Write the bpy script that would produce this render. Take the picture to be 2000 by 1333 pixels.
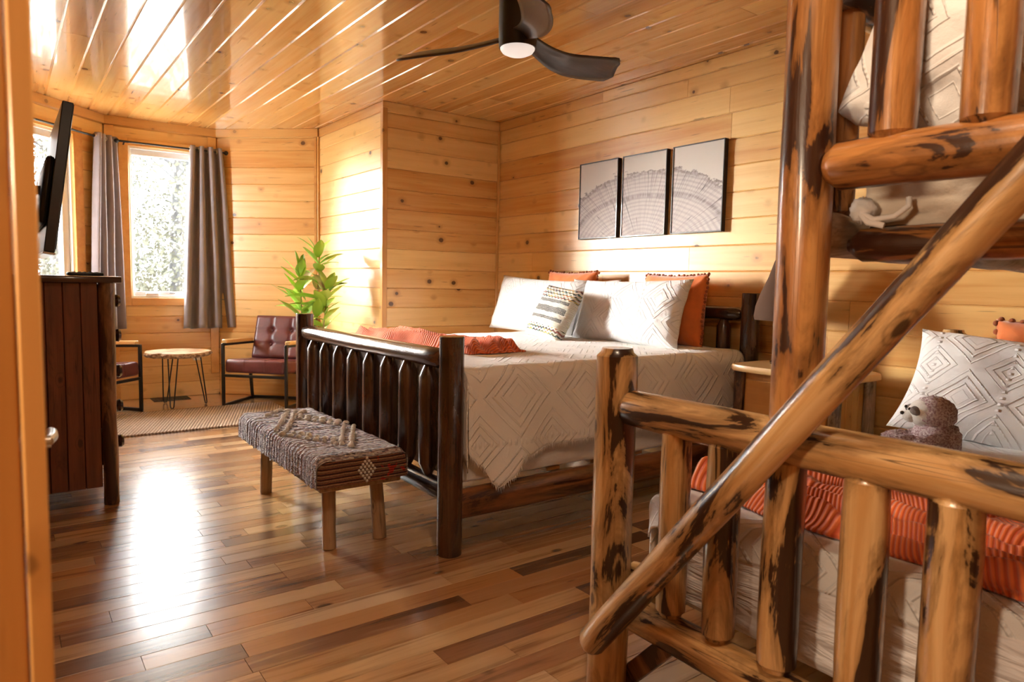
import bpy, bmesh, math, random
from mathutils import Vector, Matrix, Euler, noise
R_ = math.radians
rng = random.Random(7)
SC = bpy.context.scene
COL = SC.collection
for o in list(bpy.data.objects):
    bpy.data.objects.remove(o)

# ------------------------------------------------------------------ camera
cam_d = bpy.data.cameras.new('camera')
cam = bpy.data.objects.new('camera', cam_d)
COL.objects.link(cam)
cR = Vector((0.59272465, 0.80515027, 0.02026172))
cU = Vector((-0.07956831, 0.03350434, 0.9962662))
cF = Vector((-0.80146514, 0.59212373, -0.0839233))
M = Matrix.Identity(4)
for i in range(3):
    M[i][0] = cR[i]; M[i][1] = cU[i]; M[i][2] = -cF[i]
M[2][3] = 1.208
cam.matrix_world = M
cam_d.sensor_width = 36.0
cam_d.sensor_fit = 'HORIZONTAL'
cam_d.lens = 36.0 * 1347.47 / 2000
cam_d.clip_start = 0.02
cam_d.dof.use_dof = True
cam_d.dof.focus_distance = 3.2
cam_d.dof.aperture_fstop = 5.0
SC.camera = cam

# ------------------------------------------------------------------ light
SKY = 18.0
world = bpy.data.worlds.new('world'); SC.world = world
world.use_nodes = True
bg = world.node_tree.nodes['Background']
bg.inputs[0].default_value = (0.93, 0.97, 1.0, 1)
bg.inputs[1].default_value = SKY

def area(name, loc, target, sx, sy, power, col, portal=False, spread=180):
    d = bpy.data.lights.new(name, 'AREA')
    d.shape = 'RECTANGLE'; d.size = sx; d.size_y = sy
    d.energy = power; d.color = col; d.spread = R_(spread)
    o = bpy.data.objects.new(name, d); COL.objects.link(o)
    o.location = loc
    o.rotation_euler = (Vector(target) - Vector(loc)).to_track_quat('-Z', 'Y').to_euler()
    if portal:
        d.cycles.is_portal = True
    return o

# low hazy sun shining in through the bay windows
sd_ = bpy.data.lights.new('hazy_sun', 'SUN'); sd_.energy = 63.0; sd_.angle = R_(46); sd_.color = (1.0, 0.95, 0.88)
so_ = bpy.data.objects.new('hazy_sun', sd_); COL.objects.link(so_)
_az, _el = R_(28), R_(15)
so_.rotation_euler = Vector((math.cos(_az) * math.cos(_el), math.sin(_az) * math.cos(_el), -math.sin(_el))).to_track_quat('-Z', 'Y').to_euler()
so_.location = (-12, -2, 6)

# bay corner points (floor plan), wall heights
PA = Vector((-6.745, 2.56, 0)); PB = Vector((-7.50, 1.785, 0))
PC = Vector((-7.535, 0.80, 0)); PD = Vector((-6.735, -0.01, 0))
H = 2.684
# daylight through the two bay windows
def on_seg(a, b, t, z, off=0.0):
    d = (b - a).normalized(); n = Vector((-d.y, d.x, 0))
    p = a + d * t + n * off
    return Vector((p.x, p.y, z))
W2C = on_seg(PB, PC, 0.4925, 1.70, -0.16)
W1C = on_seg(PC, PD, 0.70, 1.70, -0.16)
area('sky_portal_back', W2C, on_seg(PB, PC, 0.4925, 1.70, 2), 0.62, 1.42, 1, (1, 1, 1), True)
area('sky_portal_left', W1C, on_seg(PC, PD, 0.70, 1.70, 2), 0.60, 1.42, 1, (1, 1, 1), True)

SC.view_settings.view_transform = 'Standard'
SC.view_settings.look = 'None'
SC.view_settings.gamma = 1.0
SC.view_settings.use_curve_mapping = False
SC.view_settings.exposure = 1.1

# ------------------------------------------------------------------ helpers
def link(o, parent=None):
    COL.objects.link(o)
    if parent is not None:
        o.parent = parent
    return o

def mesh_obj(name, verts, faces, mat, parent=None, smooth=True, uvs=None, angle=None):
    me = bpy.data.meshes.new(name)
    me.from_pydata([tuple(v) for v in verts], [], faces)
    if uvs is not None:
        uvl = me.uv_layers.new(name='UVMap')
        for lp in me.loops:
            uvl.data[lp.index].uv = uvs[lp.vertex_index]
    me.materials.append(mat)
    if smooth:
        me.polygons.foreach_set('use_smooth', [True] * len(me.polygons))
        if angle is not None:
            me.set_sharp_from_angle(angle=R_(angle))
    me.update()
    return link(bpy.data.objects.new(name, me), parent)

def bm_obj(name, bm, mat, parent=None, smooth=True, angle=35):
    me = bpy.data.meshes.new(name)
    bm.normal_update()
    bm.to_mesh(me); bm.free()
    me.materials.append(mat)
    if smooth:
        me.polygons.foreach_set('use_smooth', [True] * len(me.polygons))
        if angle is not None:
            me.set_sharp_from_angle(angle=R_(angle))
    return link(bpy.data.objects.new(name, me), parent)

def tag(o, label, cat, group=None):
    o['label'] = label; o['category'] = cat
    if group: o['group'] = group
    return o

def thing(name, label, cat, loc=(0, 0, 0), rz=0.0, group=None):
    o = bpy.data.objects.new(name, None)
    o.empty_display_size = 0.1
    COL.objects.link(o)
    o.location = loc; o.rotation_euler = (0, 0, rz)
    return tag(o, label, cat, group)

def struct(o):
    o['kind'] = 'structure'
    return o

def copy_of(o, parent=None, loc=None, rot=None, scale=None):
    c = o.copy(); COL.objects.link(c)
    c.parent = parent
    if loc is not None: c.location = loc
    if rot is not None: c.rotation_euler = rot
    if scale is not None: c.scale = scale
    return c

def add_box(bm, mn, mx, bevel=0.0, seg=1):
    vs = [bm.verts.new((x, y, z)) for x in (mn[0], mx[0]) for y in (mn[1], mx[1]) for z in (mn[2], mx[2])]
    fs = []
    for q in ((0, 1, 3, 2), (4, 6, 7, 5), (0, 4, 5, 1), (2, 3, 7, 6), (0, 2, 6, 4), (1, 5, 7, 3)):
        fs.append(bm.faces.new([vs[i] for i in q]))
    if bevel > 0:
        es = set(e for f in fs for e in f.edges)
        bmesh.ops.bevel(bm, geom=list(es), offset=bevel, segments=seg, affect='EDGES', profile=0.5)

def box(name, mn, mx, mat, parent=None, bevel=0.004, seg=1):
    """box whose origin sits in its own middle"""
    c = [(a + b) / 2 for a, b in zip(mn, mx)]
    h = [abs(b - a) / 2 for a, b in zip(mn, mx)]
    bm = bmesh.new()
    add_box(bm, [-x for x in h], h, min(bevel, min(h) * 0.9), seg)
    o = bm_obj(name, bm, mat, parent, True, 40)
    o.location = c
    return o

def bar(name, p0, p1, w, h, mat, parent=None, bevel=0.003, up=(0, 0, 1)):
    """square bar between two points; local X along it"""
    p0 = Vector(p0); p1 = Vector(p1)
    L = (p1 - p0).length
    bm = bmesh.new()
    add_box(bm, (0, -w / 2, -h / 2), (L, w / 2, h / 2), bevel)
    o = bm_obj(name, bm, mat, parent, True, 40)
    o.matrix_local = frame(p0, p1 - p0, up)
    return o

def frame(p, xdir, up=(0, 0, 1)):
    x = Vector(xdir).normalized(); u = Vector(up)
    if abs(x.dot(u)) > 0.98: u = Vector((0, 1, 0))
    y = u.cross(x).normalized(); z = x.cross(y)
    m = Matrix.Identity(4)
    for i in range(3):
        m[i][0] = x[i]; m[i][1] = y[i]; m[i][2] = z[i]; m[i][3] = p[i]
    return m

def lathe(name, prof, mat, parent=None, n=24, loc=(0, 0, 0), angle=40):
    verts, faces = [], []
    for r, z in prof:
        for k in range(n):
            a = 2 * math.pi * k / n
            verts.append((r * math.cos(a), r * math.sin(a), z))
    m = len(prof)
    for i in range(m - 1):
        for k in range(n):
            a = i * n + k; b = i * n + (k + 1) % n
            faces.append((a, b, b + n, a + n))
    if prof[0][0] > 1e-5: faces.append(tuple(reversed(range(n))))
    if prof[-1][0] > 1e-5: faces.append(tuple(range((m - 1) * n, m * n)))
    o = mesh_obj(name, verts, faces, mat, parent, True, None, angle)
    o.location = loc
    return o

def tube(name, pts, r, mat, parent=None, n=8, closed=False):
    pts = [Vector(p) for p in pts]
    verts, faces = [], []
    m = len(pts)
    up = Vector((0, 0, 1))
    prev = None
    for i, p in enumerate(pts):
        if closed:
            t = pts[(i + 1) % m] - pts[i - 1]
        else:
            t = pts[min(i + 1, m - 1)] - pts[max(i - 1, 0)]
        t.normalize()
        if prev is None:
            a = t.cross(up)
            if a.length < 0.05: a = t.cross(Vector((1, 0, 0)))
        else:
            a = prev - t * prev.dot(t)
        a.normalize(); prev = a
        b = t.cross(a)
        rr = r[i] if isinstance(r, (list, tuple)) else r
        for k in range(n):
            th = 2 * math.pi * k / n
            verts.append(p + (a * math.cos(th) + b * math.sin(th)) * rr)
    for i in range(m if closed else m - 1):
        for k in range(n):
            a = i * n + k; b = i * n + (k + 1) % n
            c = ((i + 1) % m) * n + (k + 1) % n; d = ((i + 1) % m) * n + k
            faces.append((a, b, c, d))
    if not closed:
        faces.append(tuple(reversed(range(n)))); faces.append(tuple(range((m - 1) * n, m * n)))
    return mesh_obj(name, verts, faces, mat, parent, True, None, 60)

def log(name, p0, p1, r, mat, parent=None, ends=('cham', 'cham'), seed=None, wob=0.05, n=16, taper=0.0, facet=0.05):
    """hand-peeled log between two points; local Z runs along it"""
    p0 = Vector(p0); p1 = Vector(p1)
    L = (p1 - p0).length
    seed = rng.random() * 100 if seed is None else seed
    prof = []
    def endprof(kind):
        if kind == 'cham': return [(0.0, 0.72), (0.2 * r, 0.78), (0.38 * r, 0.97)]
        if kind == 'flat': return [(0.0, 0.95), (0.06 * r, 1.0)]
        if kind == 'round': return [(0.0, 0.25), (0.08 * r, 0.5), (0.3 * r, 0.8), (0.7 * r, 0.98)]
        if kind == 'cone': return [(0.0, 0.42), (0.08 * r, 0.45), (1.25 * r, 0.98)]
        if kind == 'ten': return [(0.0, 0.40), (0.28 * r, 0.42), (0.30 * r, 0.62), (0.8 * r, 0.96)]
    e0 = endprof(ends[0]); e1 = endprof(ends[1])
    za = e0[-1][0]; zb = L - e1[-1][0]
    m = max(3, int((zb - za) / 0.085))
    prof += [(z, s) for z, s in e0]
    prof += [(za + (zb - za) * k / m, 1.0) for k in range(1, m)]
    prof += [(L - z, s) for z, s in reversed(e1)]
    verts, faces = [], []
    for z, s in prof:
        f = z / L
        bend = Vector((noise.noise((seed, f * 1.3 + seed, 0.3)), noise.noise((seed + 7, f * 1.3, 5.1)))) if False else None
        for k in range(n):
            a = 2 * math.pi * k / n
            q = (math.cos(a) * 1.1 + seed, math.sin(a) * 1.1 - seed, z * 3.2)
            w = 1 + wob * noise.noise(q) * 1.6 + facet * noise.noise((math.cos(a) * 2.3 - seed, math.sin(a) * 2.3, z * 1.1 + seed))
            rr = r * s * w * (1 - taper * f)
            verts.append((rr * math.cos(a), rr * math.sin(a), z))
    mm = len(prof)
    for i in range(mm - 1):
        for k in range(n):
            a = i * n + k; b = i * n + (k + 1) % n
            faces.append((a, b, b + n, a + n))
    faces.append(tuple(reversed(range(n)))); faces.append(tuple(range((mm - 1) * n, mm * n)))
    o = mesh_obj(name, verts, faces, mat, parent, True, None, 38)
    d = (p1 - p0).normalized()
    q = d.to_track_quat('Z', 'Y')
    mtx = q.to_matrix().to_4x4(); mtx.translation = p0
    o.matrix_local = mtx
    return o

def grid_faces(nu, nv, off=0, flip=False):
    f = []
    for j in range(nv - 1):
        for i in range(nu - 1):
            a = off + j * nu + i
            q = (a, a + 1, a + nu + 1, a + nu)
            f.append(tuple(reversed(q)) if flip else q)
    return f

# ------------------------------------------------------------------ materials
class NT:
    def __init__(self, name):
        self.m = bpy.data.materials.new(name); self.m.use_nodes = True
        self.t = self.m.node_tree; self.t.nodes.clear()
        self.out = self.t.nodes.new('ShaderNodeOutputMaterial')
        self.b = self.t.nodes.new('ShaderNodeBsdfPrincipled')
        self.t.links.new(self.b.outputs[0], self.out.inputs[0])
    def n(self, typ, ins=None, **kw):
        nd = self.t.nodes.new('ShaderNode' + typ)
        for k, v in kw.items(): setattr(nd, k, v)
        for k, v in (ins or {}).items(): self.set(nd, k, v)
        return nd
    def set(self, nd, k, v):
        s = nd.inputs[k]
        if hasattr(v, 'is_output'): self.t.links.new(v, s)
        elif hasattr(v, 'outputs'): self.t.links.new(v.outputs[0], s)
        else:
            if isinstance(v, (tuple, list)) and len(v) == 3 and s.type == 'RGBA': v = (*v, 1)
            s.default_value = v
    def P(self, **kw):
        for k, v in kw.items(): self.set(self.b, k.replace('_', ' '), v)
        return self.m
    def math(self, op, a, b=0.0, c=None, clamp=False):
        nd = self.n('Math', operation=op, use_clamp=clamp)
        self.set(nd, 0, a); self.set(nd, 1, b)
        if c is not None: self.set(nd, 2, c)
        return nd.outputs[0]
    def vmath(self, op, a, b):
        nd = self.n('VectorMath', operation=op)
        self.set(nd, 0, a); self.set(nd, 1, b)
        return nd.outputs[0]
    def mapr(self, v, a, b, c=0.0, d=1.0, smooth=True):
        nd = self.n('MapRange', interpolation_type='SMOOTHSTEP' if smooth else 'LINEAR')
        for i, x in enumerate((v, a, b, c, d)): self.set(nd, i, x)
        return nd.outputs[0]
    def mix(self, f, a, b, mode='MIX'):
        nd = self.n('Mix', data_type='RGBA', blend_type=mode)
        self.set(nd, 0, f); self.set(nd, 6, a); self.set(nd, 7, b)
        return nd.outputs[2]
    def ramp(self, f, stops, const=False):
        nd = self.n('ValToRGB')
        cr = nd.color_ramp
        if const: cr.interpolation = 'CONSTANT'
        while len(cr.elements) < len(stops): cr.elements.new(0.5)
        for e, (p, c) in zip(cr.elements, stops):
            e.position = p; e.color = (*c, 1)
        self.set(nd, 0, f)
        return nd.outputs[0]
    def noise(self, vec, scale=5.0, detail=4.0, rough=0.55, dist=0.0):
        nd = self.n('TexNoise', {'Scale': scale, 'Detail': detail, 'Roughness': rough, 'Distortion': dist})
        if vec is not None: self.set(nd, 'Vector', vec)
        return nd.outputs[0]
    def bump(self, h, strength=0.3, dist=0.01):
        nd = self.n('Bump', {'Strength': strength, 'Distance': dist, 'Height': h})
        self.set(self.b, 'Normal', nd.outputs[0])
    def obj_coord(self, island=False, mul=(31.7, 17.3, 53.1)):
        tc = self.n('TexCoord').outputs['Object']
        rnd = self.n('NewGeometry').outputs['Random Per Island'] if island else self.n('ObjectInfo').outputs['Random']
        off = self.n('VectorMath', operation='SCALE', ins={0: mul}); self.set(off, 'Scale', rnd)
        return self.vmath('ADD', tc, off.outputs[0]), rnd
    def scaled(self, v, s):
        return self.vmath('MULTIPLY', v, s)

def simple(name, col, rough=0.5, metal=0.0, coat=0.0, **kw):
    m = NT(name)
    m.P(Base_Color=col, Roughness=rough, Metallic=metal, Coat_Weight=coat, **kw)
    return m.m

def pine(name, light, dark, rough=0.32, coat=0.35, coat_r=0.12, knots=1.0, axis='x', wavy=0.15):
    m = NT(name)
    v, rnd = m.obj_coord()
    st = (0.9, 16, 16) if axis == 'x' else (16, 16, 0.9)
    st2 = (2.2, 60, 60) if axis == 'x' else (60, 60, 2.2)
    # knots
    vo = m.n('TexVoronoi', {'Scale': 6.0, 'Randomness': 1.0}); m.set(vo, 'Vector', m.scaled(v, (0.85, 1, 0.25)) if axis == 'x' else v)
    d = vo.outputs['Distance']
    sep = m.n('SeparateColor'); m.set(sep, 0, vo.outputs['Color'])
    gate = m.math('GREATER_THAN', sep.outputs[0], 0.26)
    size = m.math('MULTIPLY_ADD', sep.outputs[1], 0.10, 0.04)
    edge = m.noise(m.scaled(v, (60, 60, 60)), 1.0, 2)
    dd = m.math('ADD', d, m.math('MULTIPLY', edge, 0.035))
    core = m.math('MULTIPLY', m.mapr(m.math('SUBTRACT', dd, size), -0.012, 0.022, 1.0, 0.0), gate)
    halo = m.math('MULTIPLY', m.mapr(m.math('SUBTRACT', dd, size), 0.0, 0.20, 1.0, 0.0), gate)
    # grain bends around knots
    warp = m.math('MULTIPLY', halo, 0.5)
    wv = m.n('CombineXYZ'); m.set(wv, 1, m.math('MULTIPLY', warp, 0.05))
    g = m.vmath('ADD', v, wv.outputs[0])
    g1 = m.noise(m.scaled(g, st), 1.0, 3, 0.5, 0.6)
    g2 = m.noise(m.scaled(g, st2), 1.0, 3, 0.6)
    big = m.noise(m.scaled(v, (1.1, 3, 3)), 1.0, 2)
    f = m.math('ADD', m.math('MULTIPLY', g1, 0.75), m.math('MULTIPLY', g2, 0.25))
    f = m.math('ADD', f, m.math('MULTIPLY_ADD', rnd, 0.5, -0.25))
    f = m.math('ADD', f, m.math('MULTIPLY_ADD', big, 0.3, -0.15))
    col = m.ramp(f, [(0.22, light), (0.55, tuple(0.55 * a + 0.45 * b for a, b in zip(light, dark))), (0.85, dark)])
    col = m.mix(m.math('MULTIPLY', halo, 0.45 * knots), col, tuple(x * 0.62 for x in dark))
    col = m.mix(m.math('MULTIPLY', core, 0.9 * knots), col, (0.075, 0.026, 0.008))
    # short dark resin streaks
    sk = m.noise(m.scaled(v, (5, 70, 70) if axis == 'x' else (70, 70, 5)), 1.0, 2, 0.4)
    col = m.mix(m.math('MULTIPLY', m.mapr(sk, 0.68, 0.78), 0.5 * knots), col, (0.16, 0.06, 0.018))
    h = m.math('ADD', m.math('MULTIPLY', g2, 0.25), m.math('MULTIPLY', m.noise(m.scaled(v, (2.2, 5, 5)), 1.0, 1), 4.0 * wavy))
    m.bump(h, 0.10, 0.01)
    return m.P(Base_Color=col, Roughness=rough, Coat_Weight=coat, Coat_Roughness=coat_r)

PINE_L = (0.86, 0.56, 0.215); PINE_D = (0.62, 0.28, 0.062)
M_WALL = pine('pine_wall', PINE_L, PINE_D, 0.36, 0.36, 0.17)
M_CEIL = pine('pine_ceiling', (0.84, 0.54, 0.205), (0.60, 0.27, 0.062), 0.24, 1.0, 0.045, wavy=0.10)
M_TRIM = pine('pine_trim', (0.76, 0.42, 0.135), (0.58, 0.26, 0.06), 0.34, 0.3, 0.15, knots=0.5)
M_TRIMZ = pine('pine_trim_upright', (0.76, 0.42, 0.135), (0.58, 0.26, 0.06), 0.34, 0.3, 0.15, knots=0.6, axis='z')
M_BACK = simple('wall_backing', (0.10, 0.045, 0.012), 0.8)

def floor_mat(name, island):
    m = NT(name)
    v, rnd = m.obj_coord(island)
    # planks run along local Y
    g1 = m.noise(m.scaled(v, (13, 0.9, 13)), 1.0, 4, 0.55, 1.2)
    g2 = m.noise(m.scaled(v, (90, 2.5, 90)), 1.0, 3)
    base = m.ramp(rnd, [(0.0, (0.60, 0.40, 0.20)), (0.14, (0.40, 0.20, 0.075)), (0.28, (0.66, 0.46, 0.26)),
                        (0.42, (0.22, 0.10, 0.042)), (0.54, (0.54, 0.28, 0.105)), (0.64, (0.11, 0.050, 0.024)),
                        (0.76, (0.58, 0.36, 0.17)), (0.88, (0.33, 0.15, 0.058)), (1.0, (0.18, 0.085, 0.04))])
    dark = m.mix(1.0, base, (0.42, 0.33, 0.26), 'MULTIPLY')
    lite = m.mix(0.35, base, (0.68, 0.46, 0.25))
    f = m.math('ADD', m.math('MULTIPLY', g1, 0.8), m.math('MULTIPLY', g2, 0.2))
    col = m.mix(m.mapr(f, 0.30, 0.47), lite, base)
    col = m.mix(m.mapr(f, 0.50, 0.70), col, dark)
    vo = m.n('TexVoronoi', {'Scale': 1.0, 'Randomness': 1.0}); m.set(vo, 'Vector', m.scaled(v, (5, 2.6, 5)))
    kn = m.mapr(m.math('ADD', vo.outputs['Distance'], m.math('MULTIPLY', g2, 0.12)), 0.10, 0.17, 1.0, 0.0)
    col = m.mix(m.math('MULTIPLY', kn, 0.8), col, (0.05, 0.02, 0.008))
    m.bump(m.math('ADD', m.math('MULTIPLY', g2, 0.3), m.noise(m.scaled(v, (4, 2.2, 4)), 1.0, 1)), 0.08, 0.01)
    return m.P(Base_Color=col, Roughness=0.26, Coat_Weight=1.0, Coat_Roughness=0.215)
M_FLOOR = floor_mat('hickory_floor', False)
M_FLOOR_I = floor_mat('hickory_floor_far', True)

def log_mat(name, c_light, c_mid, c_char, amount, rough=0.32, coat=0.5, coat_r=0.14, cover=1.0):
    m = NT(name)
    v, rnd = m.obj_coord()
    g1 = m.noise(m.scaled(v, (28, 28, 1.6)), 1.0, 4, 0.55, 0.8)
    g2 = m.noise(m.scaled(v, (120, 120, 3.5)), 1.0, 3)
    p1 = m.noise(m.scaled(v, (10, 10, 2.3)), 1.0, 6, 0.62, 0.9)
    p2 = m.noise(m.scaled(v, (70, 70, 3.4)), 1.0, 3, 0.6, 0.4)
    rag = m.math('ADD', p1, m.math('MULTIPLY_ADD', p2, 0.16, -0.08))
    char = m.mapr(rag, amount, amount + 0.035)
    warm = m.mapr(rag, amount - 0.13, amount + 0.01)
    streak = m.mapr(p2, 0.60, 0.72)
    col = m.mix(m.mapr(g1, 0.3, 0.7), c_light, c_mid)
    col = m.mix(m.math('MULTIPLY', warm, 0.75), col, tuple(0.45 * a for a in c_mid))
    col = m.mix(m.math('MULTIPLY', streak, 0.45), col, tuple(0.4 * a for a in c_mid))
    col = m.mix(m.math('MULTIPLY', char, cover), col, c_char)
    # knots
    vo = m.n('TexVoronoi', {'Scale': 1.0, 'Randomness': 1.0}); m.set(vo, 'Vector', m.scaled(v, (8, 8, 4.2)))
    sep = m.n('SeparateColor'); m.set(sep, 0, vo.outputs['Color'])
    gate = m.math('GREATER_THAN', sep.outputs[0], 0.45)
    dk = m.math('ADD', vo.outputs['Distance'], m.math('MULTIPLY_ADD', g2, 0.1, -0.05))
    kn = m.math('MULTIPLY', m.mapr(dk, 0.07, 0.12, 1.0, 0.0), gate)
    ring = m.math('MULTIPLY', m.mapr(m.math('ABSOLUTE', m.math('SUBTRACT', dk, 0.17)), 0.0, 0.03, 1.0, 0.0), gate)
    col = m.mix(m.math('MULTIPLY', kn, 0.85), col, tuple(0.8 * a for a in c_char))
    col = m.mix(m.math('MULTIPLY', ring, 0.35), col, c_char)
    # long checks
    ck = m.noise(m.scaled(v, (45, 45, 0.7)), 1.0, 1, 0.3)
    crack = m.mapr(m.math('ABSOLUTE', m.math('SUBTRACT', ck, 0.5)), 0.0, 0.012, 1.0, 0.0)
    cg = m.mapr(m.noise(m.scaled(v, (6, 6, 1.5)), 1.0, 1), 0.56, 0.62)
    crack = m.math('MULTIPLY', crack, cg)
    col = m.mix(m.math('MULTIPLY', crack, 0.8), col, c_char)
    h = m.math('ADD', m.math('MULTIPLY', g2, 0.35), m.math('SUBTRACT', m.math('MULTIPLY', p1, 1.5), crack))
    m.bump(h, 0.22, 0.008)
    return m.P(Base_Color=col, Roughness=rough, Coat_Weight=coat, Coat_Roughness=coat_r)
M_LOG = log_mat('peeled_pine_log', (0.68, 0.45, 0.215), (0.50, 0.27, 0.095), (0.030, 0.011, 0.005), 0.530)
M_LOGW = log_mat('peeled_log_warm', (0.52, 0.25, 0.080), (0.38, 0.145, 0.036), (0.035, 0.011, 0.005), 0.525)
M_DLOG = log_mat('dark_stained_log', (0.085, 0.034, 0.016), (0.050, 0.018, 0.009), (0.016, 0.006, 0.004), 0.55, 0.26, 0.7, 0.12)
M_DRAIL = log_mat('dark_bed_rail', (0.30, 0.115, 0.040), (0.20, 0.07, 0.022), (0.05, 0.016, 0.007), 0.54, 0.3, 0.5, 0.15)
M_BARK = log_mat('dresser_log', (0.30, 0.150, 0.065), (0.17, 0.070, 0.028), (0.035, 0.013, 0.007), 0.50, 0.4, 0.3, 0.2)
M_DPANEL = log_mat('dark_panel', (0.175, 0.050, 0.021), (0.115, 0.030, 0.013), (0.04, 0.012, 0.006), 0.66, 0.38, 0.25, 0.2)
M_LEG = log_mat('bench_leg_wood', (0.46, 0.31, 0.175), (0.34, 0.21, 0.11), (0.12, 0.06, 0.03), 0.70, 0.55, 0.0, 0.3)
M_OLDLOG = log_mat('weathered_log', (0.52, 0.40, 0.28), (0.34, 0.22, 0.13), (0.12, 0.07, 0.04), 0.55, 0.5, 0.2, 0.2)

M_BLACK = simple('black_metal', (0.012, 0.011, 0.012), 0.38, 0.0)
M_BLKP = simple('black_plastic', (0.010, 0.010, 0.012), 0.32)
M_FRAME = simple('black_frame', (0.014, 0.010, 0.009), 0.35, 0, 0.2)
M_WHITE = simple('white_vinyl', (0.80, 0.80, 0.80), 0.35)
M_SILVER = simple('brushed_nickel', (0.55, 0.53, 0.50), 0.28, 1.0)
M_CREAM = simple('cream_plate', (0.72, 0.66, 0.55), 0.45)
M_SOIL = simple('soil', (0.03, 0.018, 0.01), 0.9)
M_LENS = NT('lamp_lens').P(Base_Color=(0.85, 0.83, 0.82), Roughness=0.45, Emission_Color=(1, 0.93, 0.86), Emission_Strength=0.3)
def glass():
    m = NT('window_glass')
    t = m.n('BsdfTransparent', {0: (0.97, 0.98, 0.97)})
    g = m.n('BsdfGlossy', {0: (1, 1, 1), 'Roughness': 0.02})
    mx = m.n('MixShader', {0: 0.05}); m.set(mx, 1, t); m.set(mx, 2, g)
    m.t.links.new(mx.outputs[0], m.out.inputs[0])
    return m.m
M_GLASS = glass()

def fabric(name, col, rough=0.85, scale=260.0, strength=0.25, var=0.0, sheen=0.2):
    m = NT(name)
    tc = m.n('TexCoord').outputs['Object']
    w = m.noise(tc, scale, 2)
    n2 = m.noise(tc, 9.0, 3)
    c = m.mix(m.mapr(n2, 0.3, 0.7, 0.0, 1.0), col, tuple(x * (1 - var) for x in col))
    m.bump(m.math('ADD', w, m.math('MULTIPLY', n2, 2.5)), strength, 0.004)
    return m.P(Base_Color=c, Roughness=rough, Sheen_Weight=sheen)
M_CURT = fabric('grey_curtain', (0.27, 0.225, 0.235), 0.9, 500, 0.1, 0.1)
M_ORANGE = fabric('orange_velvet', (0.80, 0.20, 0.035), 0.8, 300, 0.3, 0.18, 0.5)
M_POM = fabric('orange_pompom', (0.42, 0.11, 0.03), 0.9, 400, 0.5, 0.3)
M_SHEET = fabric('white_sheet', (0.80, 0.77, 0.755), 0.85, 200, 0.2, 0.05)
def wrinkled(name, col):
    m = NT(name)
    tc = m.n('TexCoord').outputs['Object']
    a = m.noise(m.scaled(tc, (3.2, 3.2, 17)), 1.0, 3, 0.6, 1.6)
    b = m.noise(m.scaled(tc, (9, 9, 60)), 1.0, 2, 0.5, 0.6)
    m.bump(m.math('ADD', m.math('MULTIPLY', a, 3.0), m.math('MULTIPLY', b, 0.4)), 0.5, 0.012)
    return m.P(Base_Color=col, Roughness=0.85, Sheen_Weight=0.2)
M_WSHEET = wrinkled('wrinkled_white_sheet', (0.80, 0.755, 0.75))
M_CREAMF = fabric('cream_cotton', (0.72, 0.62, 0.51), 0.85, 160, 0.3, 0.1)
M_UNDERSHADE = fabric('underside_shade_black', (0.012, 0.011, 0.012), 0.9, 300, 0.2, 0.1)  # black standing in for shade beneath the upper bunk

def tufted(name, base, pu, pv):
    """cotton with tufted diamonds; UV is laid out in metres"""
    m = NT(name)
    uv = m.n('TexCoord').outputs['UV']
    sp = m.n('SeparateXYZ'); m.set(sp, 0, uv)
    def tri(x, p, o=0.0):
        return m.math('ABSOLUTE', m.math('SUBTRACT', m.math('FRACT', m.math('MULTIPLY_ADD', x, 1.0 / p, o)), 0.5))
    d = m.math('ADD', tri(sp.outputs[0], pu), tri(sp.outputs[1], pv))      # 0..1 diamond distance
    band = m.math('ABSOLUTE', m.math('SUBTRACT', m.math('FRACT', m.math('MULTIPLY', d, 9.0)), 0.5))
    line = m.mapr(band, 0.30, 0.44)
    zone = m.math('MAXIMUM', m.mapr(m.math('ABSOLUTE', m.math('SUBTRACT', d, 0.30)), 0.16, 0.19, 1.0, 0.0),
                  m.mapr(m.math('ABSOLUTE', m.math('SUBTRACT', d, 0.78)), 0.10, 0.12, 1.0, 0.0))
    line = m.math('MULTIPLY', line, zone)
    beads = m.math('SINE', m.math('MULTIPLY', m.math('SUBTRACT', sp.outputs[0], sp.outputs[1]), 330.0))
    line = m.math('MULTIPLY', line, m.math('MULTIPLY_ADD', beads, 0.25, 0.75))
    loops = m.mapr(m.math('ABSOLUTE', m.math('SUBTRACT', tri(sp.outputs[0], pu * 2, 0.25), 0.25)), 0.0, 0.022, 1.0, 0.0)
    lz = m.mapr(m.math('SINE', m.math('MULTIPLY', sp.outputs[1], 210.0)), -0.2, 0.6)
    h = m.math('MAXIMUM', line, m.math('MULTIPLY', m.math('MULTIPLY', loops, lz), 0.8))
    wr = m.noise(uv, 7.0, 4, 0.6, 0.5)
    wv = m.noise(uv, 420.0, 1)
    hh = m.math('ADD', m.math('MULTIPLY', h, 1.0), m.math('ADD', m.math('MULTIPLY', wr, 1.2), m.math('MULTIPLY', wv, 0.12)))
    m.bump(hh, 0.66, 0.009)
    c = m.mix(h, tuple(x * 0.95 for x in base), base)
    return m.P(Base_Color=c, Roughness=0.9, Sheen_Weight=0.25)
M_TUFT = tufted('white_tufted_cotton', (0.86, 0.845, 0.83), 0.42, 0.42)
M_TUFTP = tufted('white_tufted_sham', (0.86, 0.85, 0.85), 0.30, 0.30)

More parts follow.
